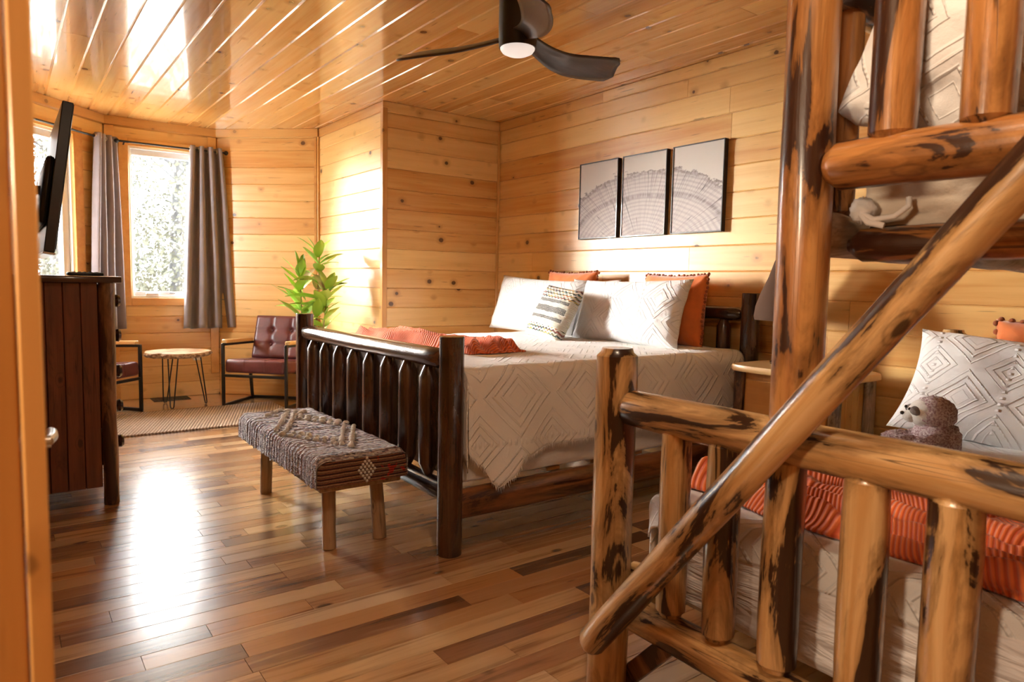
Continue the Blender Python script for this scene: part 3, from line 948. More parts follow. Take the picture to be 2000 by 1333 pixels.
def coverlet(name, x0, x1, y0, y1, ztop, hemR, hemL, foot, rad, mat, lab, cat, seed, fold=0.022, fringe=True, rough=0.006, radf=0.006):
    """bed cover draped across X with hanging sides; hemR/hemL give the hem height along Y; foot = drop at the foot end"""
    NS, NT_, NA = 20, 56, 8
    Y = [y0 + (y1 - y0) * j / 79 for j in range(80)]
    verts, uvs = [], []
    rows = []
    def ring(yj, j):
        pts = []
        hl, hr = hemL(yj), hemR(yj)
        for i in range(NS + 1):                                   # left hang, from hem to edge
            f = i / NS; z = hl + (ztop - rad - hl) * f
            pts.append((x0 - rad, z, -1, 1 - f))
        for i in range(1, NA):
            a = math.pi - (math.pi / 2) * i / NA
            pts.append((x0 + rad * math.cos(a), ztop - rad + rad * math.sin(a), 0, 0))
        for i in range(NT_ + 1):
            pts.append((x0 + (x1 - x0) * i / NT_, ztop, 0, 0))
        for i in range(1, NA):
            a = math.pi / 2 - (math.pi / 2) * i / NA
            pts.append((x1 + rad * math.cos(a), ztop - rad + rad * math.sin(a), 0, 0))
        for i in range(NS + 1):
            f = i / NS; z = (ztop - rad) + (hr - (ztop - rad)) * f
            pts.append((x1 + rad, z, 1, f))
        return pts
    for j, yj in enumerate(Y):
        pts = ring(yj, j)
        s = 0.0; prev = None; row = []
        for (x, z, side, f) in pts:
            if prev is not None: s += math.hypot(x - prev[0], z - prev[1])
            prev = (x, z)
            xx, zz, yy = x, z, yj
            if side:
                w = math.sin(yj * 13 + seed + 1.6 * noise.noise((yj * 2.3, seed, 0))) * 0.7 + 0.6 * noise.noise((yj * 6, seed, z * 2))
                xx += side * (fold * f ** 1.2 * (w + 0.9))
            else:
                zz += rough * noise.noise((x * 5, yj * 5, seed)) + rough * 0.5 * noise.noise((x * 14, yj * 14, seed))
            row.append(len(verts)); verts.append((xx, yy, zz)); uvs.append((s, yj))
        rows.append(row)
    nu = len(rows[0])
    faces = []
    for j in range(len(Y) - 1):
        for i in range(nu - 1):
            faces.append((rows[j][i], rows[j][i + 1], rows[j + 1][i + 1], rows[j + 1][i]))
    # foot drop continues from the first ring's top part
    i0 = NS; i1 = nu - NS - 1
    last = rows[0][i0:i1 + 1]
    for k in range(1, 15):
        f = k / 14
        if f < 0.3:
            a = (f / 0.3) * math.pi / 2; dy = -radf * math.sin(a); dz = -radf * (1 - math.cos(a))
        else:
            dy = -radf; dz = -radf - (foot - radf) * (f - 0.3) / 0.7
        cur = []
        for ii, idx in enumerate(rows[0][i0:i1 + 1]):
            v = verts[idx]
            w = 0.008 * noise.noise((v[0] * 7, f * 2, seed)) * f
            cur.append(len(verts)); verts.append((v[0], v[1] + dy + w, v[2] + dz)); uvs.append((uvs[idx][0], y0 - f * foot))
        for i in range(len(cur) - 1):
            faces.append((cur[i], cur[i + 1], last[i + 1], last[i]))
        last = cur
    cx, cy = (x0 + x1) / 2, (y0 + y1) / 2
    root = thing(name, lab, cat, (cx, cy, 0))
    o = mesh_obj('cover_cloth', [(a - cx, b - cy, c) for a, b, c in verts], faces, mat, root, True, uvs)
    sol = o.modifiers.new('thickness', 'SOLIDIFY'); sol.thickness = 0.006; sol.offset = -1
    if fringe:
        V, F_ = [], []
        for side in (0, nu - 1):
            for j in range(len(Y) - 1):
                for q in range(5):
                    f = (q + rng.random()) / 5
                    a = Vector(verts[rows[j][side]]).lerp(Vector(verts[rows[j + 1][side]]), f)
                    ln = rng.uniform(0.012, 0.03); wd = 0.0016
                    dx = rng.uniform(-0.006, 0.010) * (1 if side else -1); dy = rng.uniform(-0.006, 0.006)
                    b0 = len(V)
                    V += [a + Vector((0, -wd, 0.004)), a + Vector((0, wd, 0.004)), a + Vector((dx, dy, -ln)), a + Vector((0.002, 0, 0.004))]
                    F_ += [(b0, b0 + 1, b0 + 2), (b0 + 1, b0 + 3, b0 + 2), (b0 + 3, b0, b0 + 2)]
        fr = mesh_obj('fringe', [v - Vector((cx, cy, 0)) for v in V], F_, mat, root, False); fr['kind'] = 'stuff'
    return root
def interp(pts):
    def f(x):
        if x <= pts[0][0]: return pts[0][1]
        for (a, b), (c, d) in zip(pts, pts[1:]):
            if x <= c: 
                t = (x - a) / (c - a); t = t * t * (3 - 2 * t)
                return b + (d - b) * t
        return pts[-1][1]
    return f
hem = interp([(1.60, 0.47), (1.68, 0.40), (1.77, 0.285), (1.83, 0.32), (1.92, 0.41), (2.1, 0.44), (2.4, 0.452), (3.2, 0.455), (3.45, 0.50), (3.6, 0.60)])
coverlet('bed_coverlet', -4.29, -2.565, 1.620, 3.60, 0.830, hem, lambda y: 0.45, 0.40, 0.062, M_TUFT,
         'white tufted diamond coverlet spread over the big dark log bed', 'coverlet', 2.0, fold=0.028)

# ------------------------------------------------------------------ pillows
def pillow(name, lab, W, Hh, T, mat, loc, lean, rz, group=None, seed=0.0, pinch=0.07, wrinkle=0.012, roll=0.0, uvm=None, N=34, sag=0.0, flange=0.0):
    """standing cushion: local X wide, Y up, Z front; origin at its bottom edge"""
    verts, uvs, faces = [], [], []
    for face in (1, -1):
        for j in range(N):
            for i in range(N):
                s = -1 + 2 * i / (N - 1); t = -1 + 2 * j / (N - 1)
                e = ((1 - s ** 4) * (1 - t ** 4)); e = max(e, 0) ** 0.55
                x = W / 2 * s * (1 - pinch * (1 - t * t)); yv = Hh / 2 * t * (1 - pinch * (1 - s * s))
                yv -= sag * (1 - s * s) * (0.5 + 0.5 * t)
                z = T / 2 * e * face
                edge = min(1 - abs(s), 1 - abs(t))
                w = wrinkle * (noise.noise((s * 2.6 + seed, t * 2.6, face + seed)) + 0.5 * noise.noise((s * 7, t * 7 + seed, face))) * min(1, edge * 5)
                # radial gathers at the corners
                cr = max(0.0, abs(s) + abs(t) - 1.15)
                w += 0.010 * cr * math.sin(18 * (abs(s) - abs(t)) + seed) * min(1, edge * 8)
                verts.append((x, yv + Hh / 2, z + w * face))
                uvs.append((s * 0.5 + 0.5, t * 0.5 + 0.5) if uvm else (s * W / 2 + seed, t * Hh / 2 + seed * 0.7))
    faces = grid_faces(N, N, 0) + grid_faces(N, N, N * N, True)
    root = thing(name, lab, 'pillow', loc, 0, group)
    o = mesh_obj('cushion', verts, faces, mat, root, True, uvs)
    bm = bmesh.new(); bm.from_mesh(o.data); bmesh.ops.remove_doubles(bm, verts=list(bm.verts), dist=0.0004); bm.to_mesh(o.data); bm.free()
    mt = Matrix.Rotation(rz, 4, 'Z') @ Matrix.Rotation(R_(90) - lean, 4, 'X') @ Matrix.Rotation(roll, 4, 'Z')
    o.matrix_local = mt
    return root, o, mt
def edge_points(W, Hh, pinch, n):
    pts = []
    for k in range(n):
        f = -1 + 2 * (k + 0.5) / n
        x = W / 2 * f * (1 - 0.0); 
        pts.append((W / 2 * f, Hh - pinch * Hh / 2 * (1 - f * f), 0))
        pts.append((W / 2 * f, pinch * Hh / 2 * (1 - f * f), 0))
        pts.append((W / 2 * (1 - pinch * (1 - f * f)), Hh / 2 + Hh / 2 * f, 0))
        pts.append((-W / 2 * (1 - pinch * (1 - f * f)), Hh / 2 + Hh / 2 * f, 0))
    return pts
def ball(r, seg=8, rings=5, sq=(1, 1, 1)):
    V, F_ = [], []
    V.append((0, 0, r * sq[2]))
    for i in range(1, rings):
        a = math.pi * i / rings
        for k in range(seg):
            b = 2 * math.pi * k / seg
            V.append((r * sq[0] * math.sin(a) * math.cos(b), r * sq[1] * math.sin(a) * math.sin(b), r * sq[2] * math.cos(a)))
    V.append((0, 0, -r * sq[2]))
    for k in range(seg): F_.append((0, 1 + k, 1 + (k + 1) % seg))
    for i in range(rings - 2):
        for k in range(seg):
            a = 1 + i * seg + k; b = 1 + i * seg + (k + 1) % seg
            F_.append((a, a + seg, b + seg, b))
    last = len(V) - 1; o = 1 + (rings - 2) * seg
    for k in range(seg): F_.append((last, o + (k + 1) % seg, o + k))
    return V, F_
def pompoms(root, mt, W, Hh, pinch, n, r, single):
    pts = edge_points(W, Hh, pinch, n)
    if single:
        V, F_ = ball(r, 8, 6)
        first = None
        for p in pts:
            q = mt @ Vector(p)
            if first is None:
                first = mesh_obj('pompom', V, F_, M_POM, root, True); first.location = q
            else:
                copy_of(first, root, q, (rng.random() * 3, rng.random() * 3, 0))
    else:
        VV, FF = [], []
        V, F_ = ball(r, 7, 5)
        for p in pts:
            q = mt @ Vector((p[0] + rng.uniform(-.004, .004), p[1] + rng.uniform(-.004, .004), rng.uniform(-.006, .006)))
            b0 = len(VV); VV += [Vector(v) + q for v in V]; FF += [tuple(i + b0 for i in f) for f in F_]
        o = mesh_obj('pompom_trim', VV, FF, M_POM, root, True); o['kind'] = 'stuff'

ZB = 0.832
r, o, mt = pillow('orange_pillow', 'orange pompom pillow leaning on the wall, left of the two on the big bed', 0.55, 0.50, 0.15, M_ORANGE, (-4.06, 3.535, ZB - 0.02), R_(5), R_(2), 'orange pompom pillows', 1.2)
pompoms(r, mt, 0.55, 0.50, 0.07, 20, 0.0105, False)
r, o, mt = pillow('orange_pillow', 'orange pompom pillow at the right end of the big bed headboard', 0.55, 0.48, 0.16, M_ORANGE, (-3.03, 3.53, ZB - 0.02), R_(5), R_(-3), 'orange pompom pillows', 4.7)
pompoms(r, mt, 0.55, 0.48, 0.07, 20, 0.0105, False)
pillow('white_pillow', 'plain white pillow peeking out behind the two tufted shams', 0.50, 0.43, 0.09, M_SHEET, (-3.72, 3.45, ZB - 0.01), R_(8), R_(0), None, 8.8)
pillow('white_sham', 'left white tufted sham pillow on the big bed', 1.00, 0.46, 0.18, M_TUFTP, (-4.27, 3.30, ZB - 0.02), R_(17), R_(3), 'white tufted shams', 2.4, roll=R_(-2.5))
pillow('white_sham', 'right white tufted sham pillow on the big bed', 1.00, 0.455, 0.19, M_TUFTP, (-3.24, 3.28, ZB - 0.02), R_(17), R_(-2), 'white tufted shams', 6.1, roll=R_(1.0))
pillow('patterned_pillow', 'small cream throw pillow with black and multicoloured woven stripes', 0.44, 0.40, 0.12, M_PATT, (-3.745, 3.02, ZB - 0.01), R_(26), R_(-4), None, 3.3, pinch=0.03, wrinkle=0.006, roll=R_(-6), uvm=True)

def throw(name, lab, x0, x1, y0, y1, zf, amp, seed, sk=0.0, NX=110, NY=46):
    """bunched ribbed blanket lying on surface height zf(x, y)"""
    verts, uvs = [], []
    for j in range(NY):
        t = j / (NY - 1)
        for i in range(NX):
            s = i / (NX - 1)
            x = x0 + (x1 - x0) * s
            e0 = 0.05 * noise.noise((x * 4, seed, 1.7)); e1 = 0.07 * noise.noise((x * 3.2, seed, 9.7))
            yy = y0 + e0 + (y1 + e1 - y0 - e0) * t + sk * (s - 0.5)
            q = 5.2 * t + 1.6 * noise.noise((x * 2.0, t * 1.6, seed)) + 0.6 * noise.noise((x * 5.5, t * 3.0, seed + 3))
            rid = 1 - abs(2 * (q - math.floor(q)) - 1); rid = rid * rid * (3 - 2 * rid)
            n1 = noise.noise((x * 3.4, yy * 5.0, seed)) * 0.5 + 0.5
            n3 = 1 - abs(noise.noise((x * 7.0, yy * 10.0, seed + 9)))
            em = min(1, min(t, 1 - t) * 9, min(s, 1 - s) * 22)
            z = zf(x, yy) + 0.006 + amp * em * (0.12 + 0.88 * rid * (0.25 + 0.75 * n1) + 0.30 * n3 * n1) + 0.006 * em * noise.noise((x * 22, yy * 22, seed))
            verts.append((x, yy, z))
            uvs.append((s * (x1 - x0) * 1.15 + 0.12 * noise.noise((x * 2.6, t * 2.2, seed)) + 0.05 * noise.noise((x * 7, t * 5, seed)) + 0.15 * t, t))
    cx, cy = (x0 + x1) / 2, (y0 + y1) / 2
    zc = zf(cx, cy)
    o = mesh_obj(name, [(a - cx, b - cy, c - zc) for a, b, c in verts], grid_faces(NX, NY), M_THROW, None, True, uvs)
    o.location = (cx, cy, zc)
    so = o.modifiers.new('thickness', 'SOLIDIFY'); so.thickness = 0.008; so.offset = -0.5
    return tag(o, lab, 'blanket')
throw('throw_blanket', 'rumpled orange throw across the foot of the big dark log bed', -4.30, -2.98, 1.88, 2.26, lambda x, y: 0.832, 0.075, 3.0, sk=0.10, NX=150, NY=70)

# ------------------------------------------------------------------ bench
bx0, bx1, by0, by1 = -3.95, -2.755, 1.035, 1.455
bn = thing('bench', 'low bench with a chunky woven grey cover at the foot of the big bed', 'bench', ((bx0 + bx1) / 2, (by0 + by1) / 2, 0))
bcx, bcy = bn.location.x, bn.location.y
zt, zb = 0.455, 0.325
# woven cover: top and long sides
NXb, pr = 90, []
hw = (by1 - by0) / 2; hl = (bx1 - bx0) / 2
prof = [(-hw - 0.004, zb), (-hw - 0.002, zb + 0.045), (-hw, zb + 0.09)]
for k in range(1, 6):
    a = math.pi - math.pi / 2 * k / 6; prof.append((-hw + 0.04 + 0.04 * math.cos(a), zt - 0.04 + 0.04 * math.sin(a)))
prof += [(-hw + 0.04 + (2 * hw - 0.08) * k / 24, zt) for k in range(25)]
for k in range(5, 0, -1):
    a = math.pi / 2 * k / 6; prof.append((hw - 0.04 + 0.04 * math.cos(a), zt - 0.04 + 0.04 * math.sin(a)))
prof += [(hw, zb + 0.09), (hw + 0.002, zb + 0.045), (hw + 0.004, zb)]
verts = []
for i in range(NXb):
    x = -hl + 2 * hl * i / (NXb - 1)
    row_b = 0.0035 * math.sin(2 * math.pi * x / 0.028)
    endr = min(1.0, (hl - abs(x)) / 0.035); drop = 0.022 * (1 - math.sqrt(max(0, 1 - (1 - endr) ** 2)))
    for k, (yv, z) in enumerate(prof):
        nn = 0.006 * noise.noise((x * 22, yv * 22, z * 22)) + row_b
        zz = z - drop * (z - zb) / (zt - zb) + (nn if z > zt - 0.02 else 0)
        if z <= zb + 1e-6: zz += 0.012 * noise.noise((x * 9, yv, 3)) + 0.006 * math.sin(x * 90)
        yy = yv + (nn * (1 if yv > 0 else -1) if abs(yv) > hw - 0.02 else 0)
        verts.append((x, yy, zz))
mesh_obj('woven_cover', verts, [tuple(reversed(f)) for f in grid_faces(len(prof), NXb)], M_WOVEN, bn, True)
for sgn in (1, -1):
    ev = [(sgn * (hl - 0.001), yv * 0.992, z - (0.022 * (z - zb) / (zt - zb))) for yv, z in prof]
    n0 = len(ev)
    inner = [(sgn * (hl + 0.010), yv * 0.93, zb + (z - zb) * 0.86 + 0.002) for yv, z in prof]
    fs = []
    for k in range(n0 - 1): fs.append((k, k + 1, n0 + k + 1, n0 + k))
    fs.append(tuple(range(n0, 2 * n0))); fs.append((0, n0, 2 * n0 - 1, n0 - 1))
    o = mesh_obj('cover_end', ev + inner, fs, M_WOVENE, bn, True, None, 50)
    o['label'] = 'striped rust and black woven end panel'
box('seat_board', (-hl + 0.02, -hw + 0.02, 0.30), (hl - 0.02, hw - 0.02, zb + 0.07), M_LEG, bn)
# raised cream tufts in diamonds on top
V, F_ = ball(0.015, 8, 6, (1.25, 0.95, 0.85))
first = None
def tuft(px, py, pz, rot, sc=1.0):
    global first
    if first is None:
        first = mesh_obj('tuft', V, F_, M_TUFTC, bn, True); first.location = (px, py, pz); first.rotation_euler = (0, 0, rot)
    else:
        copy_of(first, bn, (px, py, pz), (0, 0, rot), (sc, sc, sc))
def diamond(cx, cy, a, b, nn, rows=2):
    for e in range(4):
        (xa, ya), (xb, yb) = (((cx + a, cy), (cx, cy + b)), ((cx, cy + b), (cx - a, cy)), ((cx - a, cy), (cx, cy - b)), ((cx, cy - b), (cx + a, cy)))[e]
        for k in range(nn):
            f = k / nn
            for q in range(rows):
                s_ = 1 + 0.13 * q
                px = cx + (xa + (xb - xa) * f - cx) * s_; py = cy + (ya + (yb - ya) * f - cy) * s_
                if abs(py) > hw - 0.012 or abs(px) > hl - 0.03: continue
                tuft(px, py, zt + 0.005, math.atan2(yb - ya, xb - xa) + rng.uniform(-.6, .6), rng.uniform(0.75, 1.2))
diamond(0.02, 0.0, 0.33, 0.150, 7, 1)
diamond(0.02, 0.0, 0.44, 0.205, 9, 1)
diamond(-0.43, 0.0, 0.11, 0.10, 3, 1)
# cream beads worked into the end panel as a diamond
Vb, Fb = ball(0.0066, 8, 6)
fb = None
for rr_, cnt in ((-4, 1), (-3, 2), (-2, 3), (-1, 4), (0, 5), (1, 4), (2, 3), (3, 2), (4, 1)):
    for c_ in range(cnt):
        p = (hl + 0.010, (c_ - (cnt - 1) / 2) * 0.0185 + 0.01, zb + 0.058 + rr_ * 0.0125)
        if fb is None:
            fb = mesh_obj('bead', Vb, Fb, M_TUFTC, bn, True); fb.location = p
        else: copy_of(fb, bn, p)
for (fx, fy, tx, ty) in ((-2.905, 1.147, -2.925, 1.150), (-2.902, 1.392, -2.945, 1.385), (-3.878, 1.160, -3.86, 1.165), (-3.870, 1.425, -3.86, 1.385)):
    log('leg', (fx - bcx, fy - bcy, 0.0), (tx - bcx, ty - bcy, 0.345), 0.031, M_LEG, bn, ('flat', 'flat'), wob=0.06, n=14)

# ------------------------------------------------------------------ armchairs, side table, rug, register
def armchair(lab, loc, rz, group):
    c = thing('armchair', lab, 'armchair', loc, rz, group)
    # local: +Y front, X across; origin on the floor under the seat middle
    hw_, hd = 0.31, 0.27
    for s in (-1, 1):
        x = s * hw_
        bar('leg', (x, hd, 0.0), (x, hd, 0.585), 0.026, 0.026, M_BLACK, c)
        bar('leg', (x * 0.985, -hd + 0.02, 0.0), (x * 0.985, -hd + 0.06, 0.30), 0.026, 0.026, M_BLACK, c)
        bar('floor_runner', (x, -hd, 0.013), (x, hd + 0.013, 0.013), 0.026, 0.026, M_BLACK, c)
        bar('arm_support', (x, -hd - 0.02, 0.565), (x, hd + 0.013, 0.585), 0.024, 0.022, M_BLACK, c)
        bar('armrest', (x, -hd + 0.03, 0.595), (x, hd - 0.025, 0.612), 0.048, 0.034, M_ARM, c, 0.006)
        bar('back_stile', (s * (hw_ - 0.02), -hd + 0.05, 0.27), (s * (hw_ - 0.02), -hd - 0.13, 0.80), 0.024, 0.024, M_BLACK, c)
    bar('front_rail', (-hw_, hd, 0.295), (hw_, hd, 0.295), 0.024, 0.024, M_BLACK, c)
    bar('rear_rail', (-hw_, -hd + 0.05, 0.28), (hw_, -hd + 0.05, 0.28), 0.024, 0.024, M_BLACK, c)
    bar('floor_bar', (-hw_, -hd, 0.013), (hw_, -hd, 0.013), 0.026, 0.026, M_BLACK, c)
    # seat cushion
    bm = bmesh.new(); add_box(bm, (-0.292, -0.27, 0.0), (0.292, 0.285, 0.125), 0.028, 3)
    o = bm_obj('seat', bm, M_LEATH, c, True, 60); o.location = (0, 0, 0.305); o.rotation_euler = (R_(4), 0, 0)
    for xx in (-0.1, 0.1):
        s2 = bar('seam', (xx, -0.26, 0.126), (xx, 0.284, 0.126), 0.004, 0.004, M_LEATH, o, 0.001)
        bar('seam', (xx, 0.286, 0.02), (xx, 0.286, 0.12), 0.004, 0.004, M_LEATH, o, 0.001)
    # tufted back: grid with dimples
    NX, NY = 37, 33; W, Hh = 0.585, 0.45
    vs = []
    btn = [(-0.10, 0.15), (0.10, 0.15), (-0.10, 0.29), (0.10, 0.29)]
    for j in range(NY):
        for i in range(NX):
            x = -W / 2 + W * i / (NX - 1); y_ = Hh * j / (NY - 1)
            e = min(1, min(W / 2 - abs(x), y_, Hh - y_) / 0.03); e = math.sqrt(max(0, 1 - (1 - e) ** 2))
            z = 0.085 * (0.35 + 0.65 * e)
            for bx_, by_ in btn:
                q = math.hypot(x - bx_, y_ - by_); z -= 0.030 * math.exp(-(q / 0.025) ** 2)
            for xx in (-0.10, 0.10): z -= 0.007 * math.exp(-((x - xx) / 0.008) ** 2)
            for yy in (0.15, 0.29): z -= 0.007 * math.exp(-((y_ - yy) / 0.008) ** 2)
            vs.append((x, y_, z))
    n1 = len(vs)
    vs += [(x, y_, 0.0) for x, y_, z in vs]
    fs = grid_faces(NX, NY) + grid_faces(NX, NY, n1, True)
    border = [i for i in range(NX)] + [j * NX + NX - 1 for j in range(1, NY)] + [(NY - 1) * NX + i for i in range(NX - 2, -1, -1)] + [j * NX for j in range(NY - 2, 0, -1)]
    for a, b in zip(border, border[1:] + border[:1]): fs.append((b, a, a + n1, b + n1))
    o = mesh_obj('backrest', vs, fs, M_LEATH, c, True, None, 70)
    o.matrix_local = Matrix.Translation((0, -0.245, 0.40)) @ Matrix.Rotation(R_(180), 4, 'Z') @ Matrix.Rotation(R_(90 + 17), 4, 'X') if False else Matrix.Translation((0, -0.235, 0.385)) @ Matrix.Rotation(math.pi, 4, 'Z') @ Matrix.Rotation(R_(90), 4, 'X') @ Matrix.Rotation(R_(0), 4, 'X')
    # local Z of the cushion must look to +Y of the chair, leaning back
    m = Matrix.Identity(4)
    upv = Vector((0, -math.sin(R_(17)), math.cos(R_(17)))); fw = Vector((0, math.cos(R_(17)), math.sin(R_(17)))); rt = upv.cross(fw)
    for i in range(3):
        m[i][0] = rt[i]; m[i][1] = upv[i]; m[i][2] = fw[i]
    m.translation = (0, -0.255, 0.39)
    o.matrix_local = m
    Vq, Fq = ball(0.012, 10, 6, (1, 1, 0.5))
    for bx_, by_ in btn:
        q = mesh_obj('button', Vq, Fq, M_LEATH, o, True); q.location = (bx_, by_, 0.060)
    return c
fl = Vector((-6.714, 1.628, 0)); dirw = Vector((0.70, 0.714, 0)).normalized(); fwd = Vector((dirw.y, -dirw.x, 0))
cc = fl + dirw * 0.31 - fwd * 0.27
armchair('oxblood leather armchair with buttoned back beside the tall houseplant', cc, math.atan2(fwd.y, fwd.x) - math.pi / 2, 'leather armchairs in the bay')
fr_ = Vector((-6.864, 0.965, 0)); d2 = Vector((0.70, -0.714, 0)); fw2 = Vector((0.714, 0.70, 0))
cc2 = fr_ + d2 * 0.31 - fw2 * 0.27
armchair('oxblood leather armchair mostly hidden behind the tall dark dresser', cc2, math.atan2(fw2.y, fw2.x) - math.pi / 2, 'leather armchairs in the bay')

tb = thing('side_table', 'live-edge slab side table on black hairpin legs under the window', 'side table', (-6.88, 1.275, 0))
Nn = 64
vt, vb_, vm = [], [], []
for k in range(Nn):
    a = 2 * math.pi * k / Nn
    rr_ = 0.272 * (1 + 0.06 * noise.noise((math.cos(a) * 2, math.sin(a) * 2, 3)) + 0.05 * noise.noise((math.cos(a) * 6, math.sin(a) * 6, 8)))
    if abs((a - 5.45)) < 0.12: rr_ *= 0.80
    vt.append((rr_ * math.cos(a), rr_ * math.sin(a), 0.522))
    vm.append(((rr_ + 0.012) * math.cos(a), (rr_ + 0.012) * math.sin(a), 0.50))
    vb_.append(((rr_ - 0.02) * math.cos(a), (rr_ - 0.02) * math.sin(a), 0.478))
top = mesh_obj('table_top', vt + [(x, y_, 0.516) for x, y_, z in vt], [tuple(range(Nn))] + [(k, Nn + k, Nn + (k + 1) % Nn, (k + 1) % Nn) for k in range(Nn)], M_LIVE, tb, False)
fs = []
for k in range(Nn):
    q = (k + 1) % Nn
    fs += [(k, Nn + k, Nn + q, q), (Nn + k, 2 * Nn + k, 2 * Nn + q, Nn + q)]
fs.append(tuple(range(3 * Nn - 1, 2 * Nn - 1, -1)))
mesh_obj('live_edge', [(x, y_, 0.518) for x, y_, z in vt] + vm + vb_, fs, M_LIVEB, tb, True)
for (fx, fy) in ((-6.804, 1.205), (-7.180, 1.213), (-6.950, 1.525)):
    p = Vector((fx - tb.location.x, fy - tb.location.y, 0.006))
    dr_ = Vector((p.x, p.y, 0)).normalized(); sd = Vector((-dr_.y, dr_.x, 0))
    t1 = Vector((p.x, p.y, 0)) * 0.72 + sd * 0.050; t2 = Vector((p.x, p.y, 0)) * 0.72 - sd * 0.050
    pts = [t1 + Vector((0, 0, 0.48)), p + sd * 0.017 + Vector((0, 0, 0.02)), p + sd * 0.010 + Vector((0, 0, 0.002)), p - sd * 0.010 + Vector((0, 0, 0.002)), p - sd * 0.017 + Vector((0, 0, 0.02)), t2 + Vector((0, 0, 0.48))]
    tube('hairpin_leg', pts, 0.0055, M_BLACK, tb, 8)

bm = bmesh.new(); add_box(bm, (-0.475, -0.85, 0), (0.475, 0.85, 0.014), 0.005)
rug = bm_obj('rug', bm, M_RUG, None, True, 40); rug.location = (-6.245, 1.22, 0.0)
tag(rug, 'braided natural jute rug in front of the armchairs', 'rug')
vn = thing('floor_register', 'dark metal floor register set in the planks under the window', 'vent', (-7.40, 1.30, 0))
box('register_frame', (-0.11, -0.165, 0.0), (0.11, 0.165, 0.004), M_BLACK, vn, 0.001)
for k in range(9):
    box('louver', (-0.095, -0.14 + k * 0.032, 0.004), (0.095, -0.128 + k * 0.032, 0.007), M_BLACK, vn, 0.001)
ol = thing('wall_outlet', 'small cream outlet plate low on the wall below the window', 'outlet', on_seg(PB, PC, 0.215, 0.42, 0.003))
bb = box('plate', (-0.003, -0.038, -0.06), (0.003, 0.038, 0.06), M_CREAM, ol, 0.002)
for zz in (-0.022, 0.022): box('socket', (0.003, -0.014, zz - 0.012), (0.005, 0.014, zz + 0.012), M_WHITE, ol, 0.001)

# ------------------------------------------------------------------ curtains
def curtain(rod_lab, cur_lab, a, b, r0, r1, c0, c1, cb0, cb1, zr, zb_, seed):
    d = (b - a).normalized(); n = Vector((-d.y, d.x, 0))
    off = 0.075
    rd = thing('curtain_rod', rod_lab, 'curtain rod', on_seg(a, b, (r0 + r1) / 2, zr, off), 0, 'black curtain rods')
    def L_(t, z, o_=0.0): return on_seg(a, b, t, z, off + o_) - Vector(rd.location)
    tube('rod', [L_(r0, zr), L_(r1, zr)], 0.0095, M_BLACK, rd, 10)
    for t in (r0, r1):
        Vq, Fq = ball(0.022, 12, 8); q = mesh_obj('finial', Vq, Fq, M_BLACK, rd, True); q.location = L_(t, zr)
    for t in (r0 + 0.06, r1 - 0.06):
        tube('bracket', [L_(t, zr - 0.012), L_(t, zr - 0.02, -0.07)], 0.007, M_BLACK, rd, 8)
    cu = thing('curtain', cur_lab, 'curtain', on_seg(a, b, (c0 + c1) / 2, zb_, off), 0, 'grey grommet curtains')
    NU, NV = 150, 40
    vs = []
    folds = 3.5
    for j in range(NV):
        f = j / (NV - 1); z = zr + 0.035 + (zb_ - zr - 0.035) * f
        t0 = c0 + (cb0 - c0) * f ** 0.8; t1 = c1 + (cb1 - c1) * f ** 0.8
        for i in range(NU):
            s = i / (NU - 1)
            ph = s * folds * 2 * math.pi + 0.5 * noise.noise((f * 1.5, s * 3, seed)) * (1 + f)
            amp = 0.046 + 0.016 * noise.noise((s * 4, f * 1.2, seed + 5)) + 0.012 * f
            t = t0 + (t1 - t0) * s + 0.012 * math.sin(ph * 2) * 0.5
            vs.append(on_seg(a, b, t, z + 0.008 * math.sin(ph) * f, off + amp * math.sin(ph) + 0.004 * noise.noise((s * 20, f * 4, seed))) - Vector(cu.location))
    o = mesh_obj('drape', vs, grid_faces(NU, NV), M_CURT, cu, True)
    so = o.modifiers.new('thickness', 'SOLIDIFY'); so.thickness = 0.003
    for k in range(int(folds * 2)):
        s = (k + 0.5) / (folds * 2) - 0.25 / (folds * 2) * 0
        t = c0 + (c1 - c0) * ((k + 0.0) / (folds * 2)) + 0.005
        ring = [on_seg(a, b, t, zr + 0.020 * math.sin(q), off + 0.020 * math.cos(q)) - Vector(cu.location) for q in [2 * math.pi * w / 14 for w in range(14)]]
        tube('grommet', ring, 0.0045, M_SILVER, cu, 6, True)
curtain('black curtain rod above the back bay window', 'grey curtain gathered right of the back bay window, full length in view',
        PB, PC, -0.075, 0.885, 0.255, -0.030, 0.345, -0.145, 2.452, 0.690, 2.0)
curtain('black curtain rod above the bay window behind the television', 'grey curtain between the television and the back bay window',
        PC, PD, -0.06, 1.08, 0.195, -0.030, 0.31, -0.085, 2.450, 0.690, 8.0)

